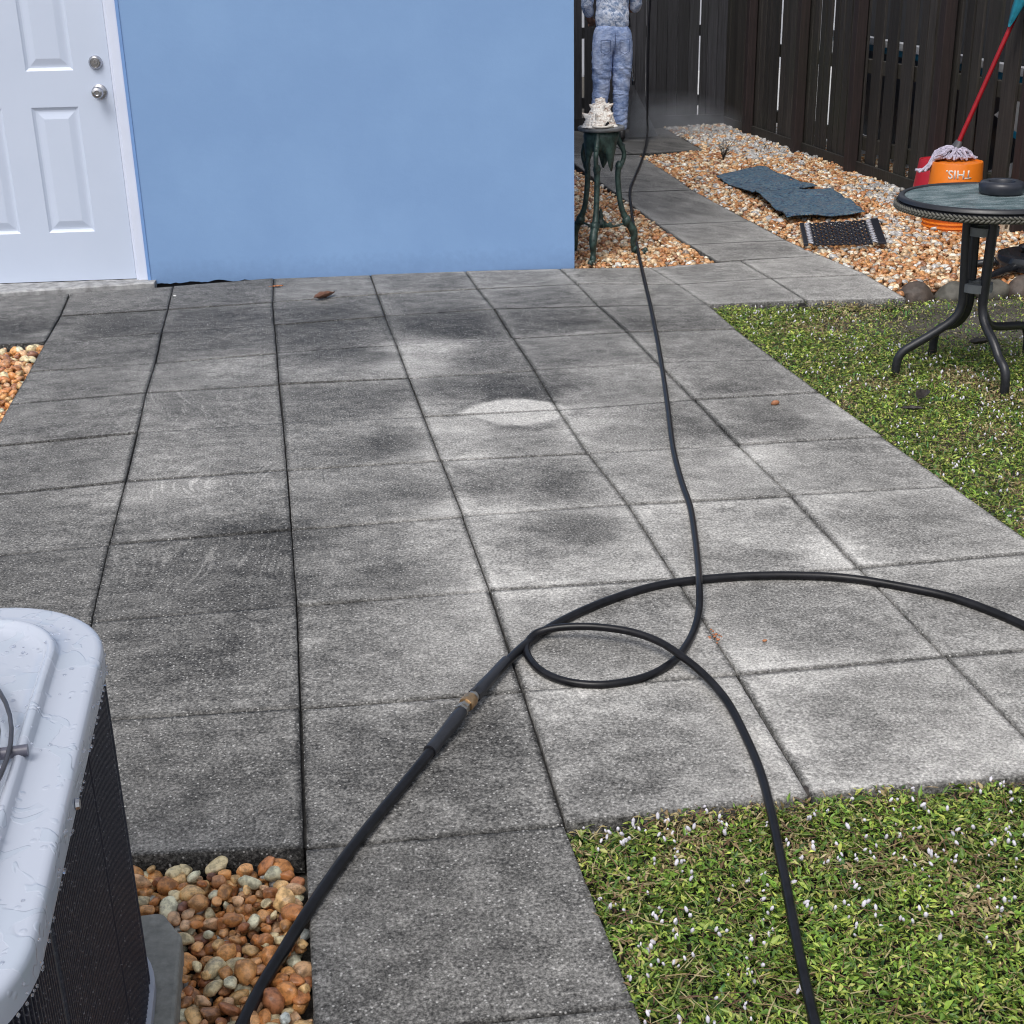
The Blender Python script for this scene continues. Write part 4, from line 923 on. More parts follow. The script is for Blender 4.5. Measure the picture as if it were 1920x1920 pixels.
# ------------------------------------------------------------------ bistro table
tc_ = Vector((3.41,-1.77,-.03)); TH = .652; TR = .302
tbl = empty('bistro_table', tuple(tc_)); tag(tbl, 'round glass topped bistro table with woven rim standing on the lawn', 'table')
M = Mat('glass_painted_glare', (.16,.22,.23), .14, 0, .6); n = M.noise(60,3,.6,(1,3.0,1)); n2 = M.noise(9,4,.6,(1.0,2.2,1)); M.color(M.mix(M.ramp(n2.outputs[0],[(.42,(0,0,0)),(.66,(.8,.8,.8))]),(.10,.16,.17),(.36,.43,.45))); M.bump(n.outputs[0],.65,.004)  # pale ripples in the glass colour are painted reflections
M.b.inputs['Transmission Weight'].default_value = .15
MB().lathe([(0,TH-.006),(TR-.024,TH-.006),(TR-.024,TH),(0,TH)],seg=96).build('glass_top', M.m, tbl, smooth=30)
MB().lathe([(TR-.026,TH-.004),(TR-.022,TH+.004),(TR-.012,TH+.006),(TR-.004,TH+.002),(TR,TH-.008),(TR-.006,TH-.014),(TR-.022,TH-.012)],seg=96,closed=True).build('rim_band', MAT_BLK, tbl, smooth=50)
br = MB()
for sgn in (1,-1):
    nb_ = 120
    for k in range(nb_):
        a = 2*PI*(k+.25*sgn)/nb_; a2 = a+sgn*.062
        p0 = [((TR+.004+.004*math.sin(PI*t))*math.cos(a+(a2-a)*t),(TR+.004+.004*math.sin(PI*t))*math.sin(a+(a2-a)*t),TH-.017-(.0 if sgn>0 else .010)-.011*t) for t in (0,.33,.66,1)]
        br.tube(p0,[.003,.0048,.0048,.003],6)
M = simple('woven_resin',(.085,.082,.068),.5,var=.5,scale=90,bump=.3); br.build('woven_edge', M, tbl, smooth=80)
MB().lathe([(TR-.008,TH-.014),(TR-.001,TH-.016),(TR-.001,TH-.040),(TR-.012,TH-.044)],seg=96).build('edge_ring', MAT_BLK, tbl, smooth=50)
for fx in ((1682,708),(1875,738),(1948,655),(1743,662)):
    f_ = G(fx[0],fx[1],-.03)-tc_; a = math.atan2(f_.y,f_.x); R_ = math.hypot(f_.x,f_.y); R_ = .6*R_+.4*.275
    ca,sa = math.cos(a),math.sin(a)
    pth = spline([(r_*ca,r_*sa,z) for r_,z in ((.062,TH-.02),(.055,TH-.2),(.048,.33),(.050,.26),(.075,.215),(.14,.165),(R_-.06,.125),(R_-.018,.095),(R_-.003,.06),(R_,.0))],5)
    MB().tube(pth,.0158,14,squash=1.0).build('leg', MAT_BLK, tbl, smooth=60)
for z in (.535,.335):
    c_ = MB(); R_ = .047
    c_.lathe([(R_-.0,z-.015),(R_+.006,z-.015),(R_+.006,z+.015),(R_,z+.015),(R_-.024,z+.015),(R_-.024,z-.015)],seg=32,closed=True); c_.build('clamp_ring', MAT_CLAMP, tbl, smooth=30)
MB().box((0,0,TH-.03),(.50,.03,.02)).box((0,0,TH-.0301),(.03,.50,.0195)).build('cross_brace', MAT_BLK, tbl, bevel=.002)
rc = G(1878,352,tc_.z+TH+.02)
hub = MB(); hub.lathe([(.040,.0),(.068,.0),(.076,.007),(.078,.030),(.072,.041),(.060,.045),(.046,.042),(.042,.034)],seg=48,closed=True)
# umbrella hole collar on the glass top: a removable plastic ring
o = hub.build('umbrella_ring', MAT_PLASTIC_BLK, smooth=50, loc=(rc.x,rc.y,tc_.z+TH+.0005)); tag(o,'black plastic umbrella hole ring lying on the glass table top','ring')

# ------------------------------------------------------------------ buckets and mop
bc = Vector((4.60,.80,0)); zb = -.012
def bucket(name, c, mat, rt, rb, h, rings=True):
    b = empty(name, tuple(c))
    pr_ = [(0,h-.006),(rt-.012,h-.006),(rt-.010,h),(rt-.002,h),(rt,h-.006),(rt+(rb-rt)*.80,h*.22)]
    MB().lathe(pr_+[(rb,.0),(rb-.004,0),(rt-.004,h-.01)],seg=72).build('shell', mat, b, smooth=30)
    if rings:
        rm = MB()
        for z in (.075,.052,.030): 
            r_ = rb+.002; rm.lathe([(r_-.006,z+.006),(r_+.006,z+.005),(r_+.007,z-.003),(r_-.004,z-.004)],seg=72,closed=True)
        rm.lathe([(rb-.003,.014),(rb+.010,.012),(rb+.011,.0),(rb-.004,.0)],seg=72,closed=True); rm.build('rim_rings', mat, b, smooth=30)
    return b
ob = bucket('bucket', bc+Vector((0,0,zb)), MAT_ORANGE, .135,.150,.368); tag(ob,'orange plastic bucket standing upside down with white lettering','bucket')
rc_ = G(1752,390,-.005); rb = bucket('bucket', rc_, MAT_RED, .112,.150,.285); tag(rb,'red plastic bucket behind the orange one','bucket')
def wrap_text(txt, size, z, ang0, parent, bold=.004):
    cu = bpy.data.curves.new('t','FONT'); cu.body = txt; cu.size = size; cu.align_x = 'CENTER'; cu.offset = bold; cu.resolution_u = 4
    to = bpy.data.objects.new('t', cu); scene.collection.objects.link(to); dg = bpy.context.evaluated_depsgraph_get()
    me = bpy.data.meshes.new_from_object(to.evaluated_get(dg)); bpy.data.objects.remove(to)
    bm = bmesh.new(); bm.from_mesh(me); bmesh.ops.triangulate(bm, faces=bm.faces)
    bmesh.ops.subdivide_edges(bm, edges=bm.edges, cuts=2)
    for v in bm.verts:
        x,y = -v.co.x, -v.co.y                 # turned upside down with the bucket
        zz_ = z+y; rr_ = .150+(.135-.150)*(zz_/.368)+.0015
        a = ang0+x/rr_; v.co = Vector((rr_*math.cos(a),rr_*math.sin(a),zz_))
    bm.to_mesh(me); bm.free(); me.materials.clear(); me.materials.append(MAT_PRINT)
    o = bpy.data.objects.new('lettering', me); scene.collection.objects.link(o); o.parent = parent
    so = o.modifiers.new('s','SOLIDIFY'); so.thickness = .0008
    return o
va = math.atan2(CAM.y-bc.y, CAM.x-bc.x)+.10
wrap_text('THIS.', .062, .336, va, ob, .0011); wrap_text('DO', .062, .270, va+.10, ob, .0011)
mp = empty('mop', (bc.x,bc.y,zb+.368)); tag(mp,'red handled mop with lilac grey yarn head resting on the orange bucket','mop')
mb0 = GX(1797,268,4.64); mb1 = GX(1896,48,4.82); mo = Vector((bc.x,bc.y,zb+.368))
hd = [mb0-mo+(mb1-mb0)*t for t in (0,.5,1,1.4)]
MB().tube(hd,.0125,14).build('handle', simple('red_handle',(.33,.012,.02),.35,var=.15), mp, smooth=60)
MB().tube([hd[0]-(mb1-mb0).normalized()*.05,hd[0],hd[0]+(mb1-mb0).normalized()*.012],[.030,.019,.015],12,squash=1.6).build('socket', simple('grey_socket',(.07,.07,.08),.5), mp, smooth=60)
yn = MB(); r = random.Random(3); hc_ = hd[0]-(mb1-mb0).normalized()*.03
for k in range(120):
    a = r.uniform(0,2*PI); L = r.uniform(.07,.13)
    if r.random() < .45: a = PI+r.uniform(-.5,.6); L = r.uniform(.14,.20)
    c_,s_ = math.cos(a),math.sin(a); x0,y0 = hc_.x+.02*c_,hc_.y+.02*s_
    pts = [(hc_.x,hc_.y,hc_.z+.008)]
    for t in (.25,.5,.75,1):
        x,y = x0+L*c_*t+r.uniform(-.008,.008), y0+L*s_*t*.7+r.uniform(-.008,.008); rd = math.hypot(x,y)
        z = max(.006+r.uniform(0,.012), hc_.z*(1-t*1.15)+r.uniform(0,.02)) if rd < .135 else max(-.06,-.004-(rd-.135)*1.6+r.uniform(0,.008))
        if rd > .14 and rd < .152: z = min(z,.004)
        pts.append((x,y,z))
    yn.tube(spline(pts,3),r.uniform(.0045,.0075),6)
yn.build('mop_head', MAT_MOP, mp, smooth=60)
# teal cloth hung on the handle end
ca_ = GX(1892,50,4.80); cb_ = GX(1940,-60,4.86); cl = MB(); vs = []; nr_,nc_ = 14,16
for i in range(nr_+1):
    t = i/nr_; c_ = ca_.lerp(cb_,t); wd = .008+.075*t**.8
    for k in range(nc_):
        a = 2*PI*k/nc_; f_ = 1+.22*math.sin(a*4+t*3)+.1*math.sin(a*7)
        vs.append((c_.x+wd*.5*f_*math.cos(a),c_.y+wd*f_*math.sin(a),c_.z+.02*t*math.sin(a*2)))
cl.add([(x-ca_.x,y-ca_.y,z-ca_.z) for x,y,z in vs],[(i*nc_+k,i*nc_+(k+1)%nc_,(i+1)*nc_+(k+1)%nc_,(i+1)*nc_+k) for i in range(nr_) for k in range(nc_)]+[tuple(range(nc_))])
o = cl.build('cloth', MAT_TEAL, smooth=180, loc=tuple(ca_)); tag(o,'teal cloth wrapped round the end of the mop handle','cloth')

# ------------------------------------------------------------------ mats
def quadgrid(corners, n, m, zf, name, mat, label, cat, group, thick=.006):
    A = [Vector(c) for c in corners]; c0 = sum(A,Vector())/4; vs = []
    for i in range(n+1):
        for j in range(m+1):
            u,v = i/n,j/m; p = A[0]*(1-u)*(1-v)+A[1]*u*(1-v)+A[2]*u*v+A[3]*(1-u)*v
            e_ = .012*(mnoise.noise(Vector((p.x*9,p.y*9,3)))); vs.append((p.x-c0.x+e_,p.y-c0.y+e_*.7,zf(p.x,p.y,u,v)))
    mb = MB().add(vs,[(i*(m+1)+j,(i+1)*(m+1)+j,(i+1)*(m+1)+j+1,i*(m+1)+j+1) for i in range(n) for j in range(m)])
    o = mb.build(name, mat, smooth=180, loc=(c0.x,c0.y,0)); s_ = o.modifiers.new('s','SOLIDIFY'); s_.thickness = thick
    return tag(o,label,cat,group)
M = Mat('blue_green_mat_pile', rough=.85); n = M.noise(20,4,.7,dist=2); n2 = M.noise(150,3,.6); n3 = M.noise(55,3,.8)
c = M.ramp(n.outputs[0],[(.42,(.004,.012,.04)),(.475,(.02,.09,.21)),(.51,(.05,.20,.26)),(.545,(.24,.15,.09)),(.575,(.015,.05,.13))])
M.color(M.mix(.28,c,M.ramp(n3.outputs[0],[(.46,(.002,.006,.02)),(.54,(.16,.22,.22))]))); M.bump(n2.outputs[0],.4,.006); MAT_MAT = M.m
zf = lambda x,y,u,v: .026+.022*mnoise.noise(Vector((x*4,y*4,1)))+.006*mnoise.noise(Vector((x*11,y*11,1)))
quadgrid([G(1343,330,.02),G(1430,313,.02),G(1534,348,.02),G(1410,366,.02)],40,40,lambda x,y,u,v: zf(x,y,u,v)-.004,'doormat',MAT_MAT,'blue green doormat farther from the camera, overlapped by the other','doormat','blue green mats on the pebbles')
quadgrid([G(1415,362,.03),G(1560,352,.03),G(1622,401,.03),G(1476,409,.03)],40,40,lambda x,y,u,v: zf(x,y,u,v)+.008,'doormat',MAT_MAT,'blue green doormat nearer the rubber mat','doormat','blue green mats on the pebbles')
rq = [G(1499,421,.025),G(1646,412,.025),G(1662,457,.025),G(1507,460,.025)]; rc0 = sum(rq,Vector())/4
rm_ = empty('rubber_mat', tuple(rc0)); tag(rm_,'black rubber lattice mat with white end rows on the pebbles','mat')
def RQ(u,v,z=0): p = rq[0]*(1-u)*(1-v)+rq[1]*u*(1-v)+rq[2]*u*v+rq[3]*(1-u)*v; return p-rc0+Vector((0,0,z))
lat = MB(); nx_,ny_ = 15,12
for i in range(nx_+1):
    u = .13+.70*i/nx_; lat.tube([RQ(u+.006*math.sin(t*ny_*PI),t,.004*math.sin(t*ny_*PI+i*PI)) for t in np.linspace(0,1,ny_*3)],.0040,6)
for j in range(ny_+1):
    v = .02+.96*j/ny_; lat.tube([RQ(.12+.72*t,v,.004*math.cos(t*nx_*PI+j*PI)) for t in np.linspace(0,1,nx_*3)],.0045,6)
lat.build('lattice', MAT_PLASTIC_BLK, rm_, smooth=60)
for a,b in ((.0,.055),(.90,1.0)):
    q = [RQ(a,0,-.004),RQ(b,0,-.004),RQ(b,1,-.004),RQ(a,1,-.004)]; vs = q+[p+Vector((0,0,.014)) for p in q]
    MB().add(vs,[(3,2,1,0),(4,5,6,7),(0,1,5,4),(1,2,6,5),(2,3,7,6),(3,0,4,7)]).build('border', MAT_PLASTIC_BLK, rm_, bevel=.003)
for a,b in ((.065,.115),(.845,.895)):
    wm = MB()
    wm.tube([RQ(a if k%2 else b, .02+.95*k/26, .007) for k in range(27)],.0046,6)
    wm.build('white_row', simple('white_rubber',(.52,.53,.58),.6,var=.2), rm_, smooth=60)

# ------------------------------------------------------------------ edging stones
def stone(px, py, wx, hz, dy, mat, label, seed):
    v,f = ico(4); b = G(px,py,-.04); off = Vector((seed*7.3,seed*3.1,1)); vs = []
    for p in v:
        d = 1+.22*mnoise.noise(Vector(p)*1.1+off)+.07*mnoise.noise(Vector(p)*3+off)+.02*mnoise.noise(Vector(p)*9+off)
        vs.append((p[0]*d*wx/2,p[1]*d*dy/2,max(-.05,p[2]*d*hz)))
    o = MB().add(vs,[tuple(q) for q in f]).build('edging_stone', mat, smooth=60, loc=(b.x,b.y+dy*.35,-.045)); tag(o,label,'stone','stones edging the pebble bed')
stone(1725,562,.165,.072,.13,MAT_STONE,'brownish edging stone at the corner of the path slabs',1)
stone(1797,558,.17,.066,.13,MAT_STONE2,'grey edging stone left of the bistro table legs',2)
stone(1866,553,.17,.064,.13,MAT_STONE2,'grey edging stone right of the bistro table legs',3)
stone(1934,552,.18,.082,.14,MAT_STONE,'brown edging stone at the right border of the photo',4)

# ------------------------------------------------------------------ umbrella base
ub = G(1940,505,.0); ubo = empty('parasol_base', tuple(ub)); tag(ubo,'glossy black round parasol base with short pole at the right border','parasol base')
MATG = simple('wet_black_resin',(.012,.013,.016),.14,var=.2,scale=20)
MB().lathe([(.04,.075),(.06,.07),(.10,.062),(.150,.068),(.175,.060),(.185,.035),(.180,.0),(0,.0)],c=(0,0,.015),seg=64).build('base', MATG, ubo, smooth=50)
MB().lathe([(.0,.07),(.075,.078),(.085,.095),(.05,.11),(.035,.13),(.03,.20),(.0,.20)],c=(0,0,.015),seg=40).build('socket', MATG, ubo, smooth=50)
MB().lathe([(0,0),(.024,0),(.024,.42),(0,.42)],c=(-.02,0,.2),seg=24).build('pole', MAT_BLK, ubo, smooth=50)
for a,L in ((PI*1.16,.50),(-.66,.42),(.4,.3),(2.6,.3)): ft = MB(); ft.tube(spline([(.15*math.cos(a),.15*math.sin(a),.035),(L*.7*math.cos(a),L*.7*math.sin(a),.022),(L*math.cos(a),L*math.sin(a),.004)],4),[.022]*4+[.018]*4+[.010],10,squash=1.0); ft.build('foot', MATG, ubo, smooth=60)
# small vented beige box
bx = G(1892,436,.0); bo = empty('vented_box', tuple(bx)); tag(bo,'small beige slotted plastic box on the pebbles under the table','box')
e1,e2 = .115,.06; b_ = MB()
b_.box((0,0,.012),(e1,e2,.02)); b_.box((0,0,.080),(e1,e2,.012))
for x in (-.05,-.018,.018,.05): b_.box((x,0,.048),(.012,e2-.004,.052))
b_.box((0,0,.048),(e1-.004,e2-.008,.008)); b_.build('frame', MAT_BEIGE, bo, bevel=.002)
MB().box((0,.01,.048),(.085,.03,.06)).build('core', simple('beige_core',(.3,.22,.17),.7), bo)

# ------------------------------------------------------------------ litter
def leafobj(px,py,L,Wd,ang,mat,label,curl=.02,z=.004,name='dry_leaf'):
    c_ = G(px,py,z); vs = []; n_,m_ = 12,6
    for i in range(n_+1):
        t = i/n_; w_ = Wd*math.sin(PI*min(1,t*1.02))**.7*(1-.25*t)
        for j in range(m_+1):
            s_ = (j/m_-.5)*2; vs.append(((t-.5)*L, s_*w_/2, .001+curl*(abs(s_)**1.5)*math.sin(PI*t)+curl*.6*(t-.5)**2*4+.002*math.sin(t*20+s_*5)))
    mb = MB().add(vs,[(i*(m_+1)+j,(i+1)*(m_+1)+j,(i+1)*(m_+1)+j+1,i*(m_+1)+j+1) for i in range(n_) for j in range(m_)])
    lo = empty(name,(c_.x,c_.y,z),ang); tag(lo,label,'leaf')
    o = mb.build('blade', mat, lo, smooth=180); s = o.modifiers.new('s','SOLIDIFY'); s.thickness = .0008
    MB().tube([(-.5*L-.018,0,.002),(-.5*L,0,curl*.6+.001),(0,0,.001),(.45*L,0,curl*.4+.001)],.0009,5).build('midrib', mat, lo)
leafobj(609,558,.135,.05,.75,MAT_BRN,'large curled brown leaf on the slabs near the blue wall',.024)
leafobj(521,537,.05,.02,.1,simple('orange_leaf',(.42,.15,.05),.6,var=.3,scale=60),'small orange leaf at the foot of the blue wall',.004)
leafobj(1730,745,.12,.05,.9,MAT_BRN2,'dark wet leaf lying in the ground cover in front of the table',.02,.006)
leafobj(1712,768,.08,.035,-.3,MAT_BRN2,'small dark leaf beside the larger wet leaf on the lawn',.01,.002)
leafobj(1838,645,.10,.05,.1,MAT_BRN2,'dark leaf on bare soil between the table legs',.02,.0)
def crumb(px,py,s,col,label,name,cat,z=.0,seed=1,n=1):
    c_ = G(px,py,z); q = protos(2,1,seed)[0][0]*s; f = protos(2,1,seed)[1]; r = random.Random(seed); mb = MB()
    for k in range(n):
        o_ = (0,0,0) if n == 1 else (r.gauss(0,.008),r.gauss(0,.012),0); sc = 1 if n == 1 else r.uniform(.15,.4)
        mb.add([(p[0]*sc+o_[0],p[1]*sc+o_[1],p[2]*sc+s*.5*sc) for p in q],[tuple(x) for x in f])
    o = mb.build(name, simple(name+'_mat',col,.6,var=.3), smooth=60, loc=tuple(c_)); tag(o,label,cat)
crumb(1453,759,.015,(.36,.15,.07),'single reddish pebble lying on the slabs near the lawn','pebble','pebble',seed=2)
crumb(1341,1196,.010,(.38,.14,.06),'crumbled orange leaf bits in a slab joint near the hose loop','leaf_crumbs','debris',seed=3,n=14)
crumb(1434,1203,.006,(.42,.17,.07),'tiny orange crumb on a slab right of the hose loop','leaf_crumb','debris',seed=4)
crumb(1510,1497,.020,(.03,.024,.02),'dark clod at the slab edge beside the near lawn','soil_clod','debris',z=-.025,seed=5)
crumb(328,556,.008,(.7,.7,.68),'tiny white chip on the slab joint below the blue wall','stone_chip','debris',seed=6)
# twiggy weed on the pebbles
wd = empty('weed', tuple(G(1356,300,.0))); tag(wd,'bare twiggy weed growing out of the far pebbles','weed')
r = random.Random(5); wb = MB()
for k in range(16):
    a = r.uniform(0,2*PI); L = r.uniform(.06,.16); le = r.uniform(.2,.8)
    wb.tube([(0,0,0),(L*.3*le*math.cos(a),L*.3*le*math.sin(a),L*.5),(L*le*math.cos(a),L*le*math.sin(a),L*.95)],[.0025,.0018,.001],5)
    for q in range(3):
        t = r.uniform(.4,.9); b = r.uniform(0,6.28); p = (L*le*t*math.cos(a),L*le*t*math.sin(a),L*t*.9); wb.tube([p,(p[0]+.03*math.cos(b),p[1]+.03*math.sin(b),p[2]+.02)],[.0016,.0008],4)
wb.build('stems', simple('twig',(.03,.027,.022),.8), wd)

# ------------------------------------------------------------------ person
PX = Vector((3.70,5.05,0))
per = empty('person', tuple(PX)); per.scale = (.88,.88,.88); tag(per,'person from behind in faded blue jeans and mottled pale blue shirt near back fence','person')
def skin(name, verts, edges, radii, mat, parent, root=0, sub=2, disp=None):
    me = bpy.data.meshes.new(name); me.from_pydata([tuple(v) for v in verts],edges,[]); o = bpy.data.objects.new(name,me); scene.collection.objects.link(o)
    m = o.modifiers.new('skin','SKIN'); m.use_smooth_shade = True
    for i,r_ in enumerate(radii):
        d = me.skin_vertices[0].data[i]; d.radius = (r_,r_) if not hasattr(r_,'__len__') else r_; d.use_root = (i == root)
    s_ = o.modifiers.new('sub','SUBSURF'); s_.levels = sub; s_.render_levels = sub
    dg = bpy.context.evaluated_depsgraph_get(); me2 = bpy.data.meshes.new_from_object(o.evaluated_get(dg)); bpy.data.objects.remove(o)
    if disp:
        for v in me2.vertices: v.co += v.normal*disp(v.co)
    me2.polygons.foreach_set('use_smooth',[True]*len(me2.polygons)); me2.materials.clear(); me2.materials.append(mat)
    o = bpy.data.objects.new(name,me2); scene.collection.objects.link(o); o.parent = parent; return o
# pose in metres relative to PX, facing +y, weight on both feet, slight turn
V = [(.0,0,.95),(.0,0,1.08),(.0,.0,1.24),(.0,.01,1.40),(.0,.02,1.49),(.0,.04,1.56),(.0,.05,1.66),(.0,.05,1.72),
     (-.085,0,.90),(-.10,.0,.50),(-.135,.0,.10),(-.14,.09,.04),(-.145,.17,.03),
     (.09,0,.90),(.09,.0,.50),(.075,.0,.10),(.09,.09,.04),(.10,.17,.03),
     (-.17,0,1.42),(-.225,.05,1.20),(-.17,.18,1.06),(-.12,.24,1.04),
     (.17,0,1.42),(.235,.02,1.20),(.20,.12,1.14),(.19,.20,1.18)]
E_ = [(0,1),(1,2),(2,3),(3,4),(4,5),(5,6),(6,7),(0,8),(8,9),(9,10),(10,11),(11,12),(0,13),(13,14),(14,15),(15,16),(16,17),(3,18),(18,19),(19,20),(20,21),(3,22),(22,23),(23,24),(24,25)]
Rr = [(.14,.10),(.13,.09),(.14,.10),(.14,.09),.055,.055,.085,.07,.075,.052,.038,.04,.03,.075,.052,.038,.04,.03,.055,.042,.034,.026,.055,.042,.034,.026]
SK = simple('skin',(.32,.17,.115),.5,var=.1,scale=30)
# five fingers per hand, curled round the gun
fi = []
for base_i,sx_ in ((21,-1),(25,1)):
    b = Vector(V[base_i])
    for q,(dx,ln) in enumerate(((-.030,.055),(-.011,.075),(.008,.082),(.027,.075))):
        i0 = len(V); V += [tuple(b+Vector((dx*.9,.04,-.0))), tuple(b+Vector((dx,.04+ln*.5,-.012))), tuple(b+Vector((dx,.035+ln*.55,-.04)))]
        E_ += [(base_i,i0),(i0,i0+1),(i0+1,i0+2)]; Rr += [.010,.009,.008]
    i0 = len(V); V += [tuple(b+Vector((-sx_*.035,.02,.0))), tuple(b+Vector((-sx_*.045,.05,-.02)))]; E_ += [(base_i,i0),(i0,i0+1)]; Rr += [.011,.009]
skin('body', V, E_, Rr, SK, per)
M = Mat('faded_denim', rough=.85); n = M.noise(7,4,.6,(1,1,.6)); n2 = M.noise(330,3,.6); n3 = M.noise(30,4,.65,(1,1,2.2))
c = M.ramp(n.outputs[0],[(.38,(.20,.29,.52)),(.50,(.36,.46,.70)),(.60,(.56,.64,.84))]); M.color(M.mix(.35,c,M.ramp(n3.outputs[0],[(.42,(.12,.19,.42)),(.58,(.50,.60,.84))]))); M.bump(n3.outputs[0],.5,.012); DEN = M.m
def folds(p):
    k = .004*mnoise.noise(Vector((p.x*16,p.y*16,p.z*22)))+.003*mnoise.noise(Vector((p.x*30,p.y*30,p.z*60)))
    if p.z < .34: k += .007*abs(math.sin(p.z*58+4*mnoise.noise(Vector((p.x*12,p.y*12,0)))))*min(1,(.34-p.z)/.15)
    if .42 < p.z < .66: k += .0035*math.sin(p.z*60+p.x*30+5*mnoise.noise(Vector((p.x*9,p.y*9,p.z*6))))
    return k
J = [(.0,0,.97),(.0,0,1.07),(-.088,-.01,.88),(-.095,-.01,.70),(-.10,.0,.50),(-.118,.0,.32),(-.135,.0,.16),(-.138,.0,.07),(.092,-.01,.88),(.095,-.01,.70),(.09,.0,.50),(.084,.0,.32),(.078,.0,.16),(.076,.0,.07)]
skin('jeans', J, [(0,1),(0,2),(2,3),(3,4),(4,5),(5,6),(6,7),(0,8),(8,9),(9,10),(10,11),(11,12),(12,13)], [(.155,.115),(.15,.11),(.105,.115),(.098,.105),(.082,.085),(.078,.078),(.074,.074),(.068,.068),(.105,.115),(.098,.105),(.082,.085),(.078,.078),(.074,.074),(.068,.068)], DEN, per, sub=4, disp=folds)
M = Mat('mottled_cotton', rough=.9); n = M.noise(22,5,.7,dist=1.2); M.color(M.ramp(n.outputs[0],[(.42,(.22,.30,.46)),(.48,(.50,.58,.74)),(.56,(.74,.79,.90))])); n2 = M.noise(12,4,.6); M.bump(n2.outputs[0],.7,.02); SHR = M.m
def sf(p): return .006*mnoise.noise(Vector((p.x*12,p.y*12,p.z*9)))+.003*math.sin(p.z*60+6*mnoise.noise(Vector((p.x*8,p.y*8,p.z*4))))*(p.z < 1.2)
T_ = [(.0,0,.93),(.0,-.005,1.12),(.0,0,1.28),(.0,.005,1.41),(.0,.015,1.47),(-.16,0,1.42),(-.215,.015,1.30),(.16,0,1.42),(.215,.0,1.30),(-.225,.05,1.18),(-.175,.14,1.11),(.235,.02,1.18),(.215,.10,1.14)]
skin('shirt', T_, [(0,1),(1,2),(2,3),(3,4),(3,5),(5,6),(3,7),(7,8),(6,9),(9,10),(8,11),(11,12)], [(.178,.130),(.165,.120),(.165,.12),(.155,.11),.07,.075,.066,.075,.066,.058,.050,.058,.050], SHR, per, sub=4, disp=sf)
DD = simple('denim_seam',(.09,.13,.26),.85,var=.3,scale=200)
pk = MB()
for sx_ in (-1,1):
    x = sx_*.088; pts = [(x-.045,.90),(x+.045,.90),(x+.045,.80),(x,.775),(x-.045,.80),(x-.045,.90)]
    for (xa,za),(xb,zb_) in zip(pts[:-1],pts[1:]):
        f = lambda xx,zz: (xx,-.135+.35*(abs(xx)-.09)**2*10-.0*(zz),zz)
        pk.tube([f(xa+(xb-xa)*t,za+(zb_-za)*t) for t in (0,.33,.66,1)],.0028,6)
pk.tube([(0,-.112,.99),(0,-.125,.9),(0,-.115,.82)],.003,6)
pk.build('pocket_stitching', DD, per)
hm = MB()
v,f = ico(3); hm.add([(p[0]*.088,.045+p[1]*.10-.01,1.665+p[2]*.105+(.01 if p[1]<0 else .02)) for p in v if True],[tuple(q) for q in f]); hm.build('hair', simple('brown_hair',(.05,.03,.02),.6,var=.4,scale=80,bump=.6), per, smooth=80)
for sx_ in (-1,1):   # eyes, ears
    fm = MB().add([(sx_*.035+p[0]*.012,.125+p[1]*.012,1.655+p[2]*.012) for p in v],[tuple(q) for q in f]); fm.build('eye', simple('eye',(.6,.6,.6),.2), per, smooth=80)
    fm = MB().add([(sx_*.09+p[0]*.010,.05+p[1]*.022,1.65+p[2]*.034) for p in v],[tuple(q) for q in f]); fm.build('ear', SK, per, smooth=80)
MB().add([(p[0]*.015,.142+p[1]*.018,1.625+p[2]*.03) for p in v],[tuple(q) for q in f]).build('nose', SK, per, smooth=80)
MB().add([(p[0]*.028,.130+p[1]*.010,1.585+p[2]*.008) for p in v],[tuple(q) for q in f]).build('mouth', simple('lips',(.3,.10,.09),.5), per, smooth=80)
for x,y in ((-.14,.0),(.082,.0)):
    bt = MB(); vs = []
    for p in v:
        z = p[2]*.055; vs.append((x+p[0]*.052*(1 if p[1]<.3 else .95),y+.05+p[1]*.15,max(-.004,.045+z+(.03 if p[1] < -.1 else 0)*(p[2]>0))))
    bt.add(vs,[tuple(q) for q in f]); bt.build('boot', simple('dark_boot',(.018,.017,.018),.5,var=.3), per, smooth=80)
# pressure washer lance
wa = PX+Vector((.17,.20,1.02)); tip = GX(1180,160,PX.x+.17); tip = Vector((3.925,5.22,.42))
ln = empty('spray_lance', tuple(wa)); tag(ln,'pressure washer lance held in front of the person','spray lance')
MB().tube([(0,0,0),tuple(tip-wa)],.009,10).build('tube', MAT_STEEL, ln, smooth=60)
MB().tube([tuple((tip-wa)*.95),tuple(tip-wa)],.014,10).build('nozzle', MAT_BLK, ln, smooth=60)
MB().tube([(-.06,-.10,.10),(0,0,.0),tuple((tip-wa)*.25)],[.02,.024,.016],12).build('gun_body', MAT_BLK, ln, smooth=60)
MB().tube([(0,-.02,.0),(.0,-.06,-.08)],[.016,.013],12).build('grip', MAT_BLK, ln, smooth=60)
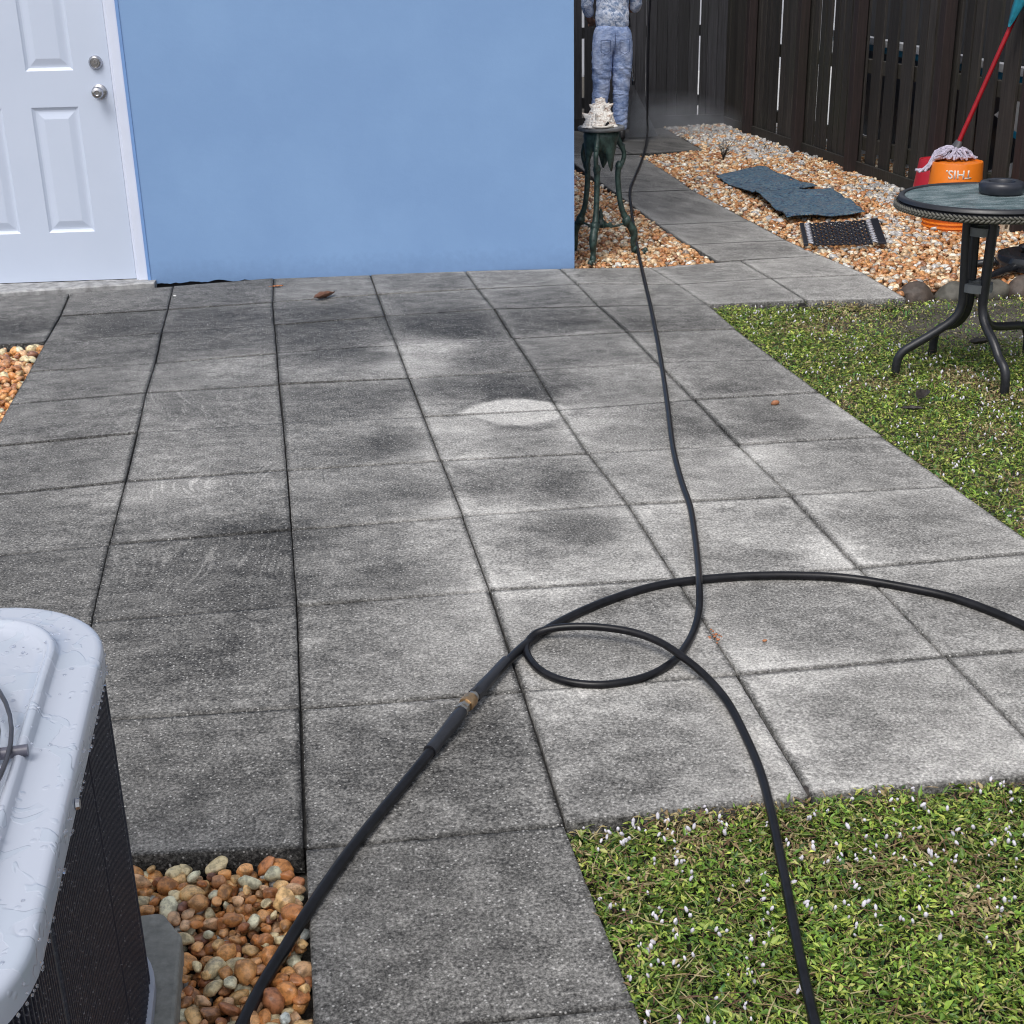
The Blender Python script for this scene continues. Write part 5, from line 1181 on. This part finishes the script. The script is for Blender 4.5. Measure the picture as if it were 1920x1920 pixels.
# fan of spray and the mist it raises
def volmat(name, dens, nscale=3, col=(.85,.9,1)):
    m = bpy.data.materials.new(name); m.use_nodes = True; t = m.node_tree; t.nodes.remove(t.nodes['Principled BSDF'])
    vp = t.nodes.new('ShaderNodeVolumePrincipled'); vp.inputs['Color'].default_value = (*col,1); vp.inputs['Anisotropy'].default_value = .2
    tc = t.nodes.new('ShaderNodeTexCoord'); n = t.nodes.new('ShaderNodeTexNoise'); n.inputs['Scale'].default_value = nscale; n.inputs['Detail'].default_value = 3
    mr = t.nodes.new('ShaderNodeMapRange'); mr.inputs['From Min'].default_value = .35; mr.inputs['From Max'].default_value = .7; mr.inputs['To Min'].default_value = dens*.3; mr.inputs['To Max'].default_value = dens*1.7
    gtx = t.nodes.new('ShaderNodeTexGradient'); gtx.gradient_type = 'SPHERICAL'; mu = t.nodes.new('ShaderNodeMath'); mu.operation = 'MULTIPLY'
    t.links.new(tc.outputs['Object'], n.inputs['Vector']); t.links.new(n.outputs[0], mr.inputs['Value'])
    if name == 'mist':
        mp = t.nodes.new('ShaderNodeMapping'); mp.inputs['Scale'].default_value = (1,1,1); t.links.new(tc.outputs['Object'], mp.inputs[0]); t.links.new(mp.outputs[0], gtx.inputs[0])
        t.links.new(mr.outputs[0], mu.inputs[0]); t.links.new(gtx.outputs['Fac'], mu.inputs[1]); t.links.new(mu.outputs[0], vp.inputs['Density'])
    else: t.links.new(mr.outputs[0], vp.inputs['Density'])
    t.links.new(vp.outputs[0], t.nodes['Material Output'].inputs['Volume']); return m
sp = MB(); base = Vector((4.00,5.16,0)); vs = [tuple(tip)]; k_ = 24
for k in range(k_):
    a = 2*PI*k/k_; vs.append((base.x+.13*math.cos(a),base.y+.05*math.sin(a),.01))
sp.add(vs,[(0,1+k,1+(k+1)%k_) for k in range(k_)]+[tuple(range(k_,0,-1))])
o = sp.build('water_spray', volmat('spray',34,8)); tag(o,'thin fan of white water spray beside the right leg','spray',kind='stuff')
v,f = ico(3); o = MB().add([tuple(p) for p in v],[tuple(q) for q in f]).build('water_mist', volmat('mist',1.9,2.0)); o.location = (4.2,5.3,.05); o.scale = (.75,.55,.32); tag(o,'low cloud of mist rising where the spray hits the slabs','mist',kind='stuff')
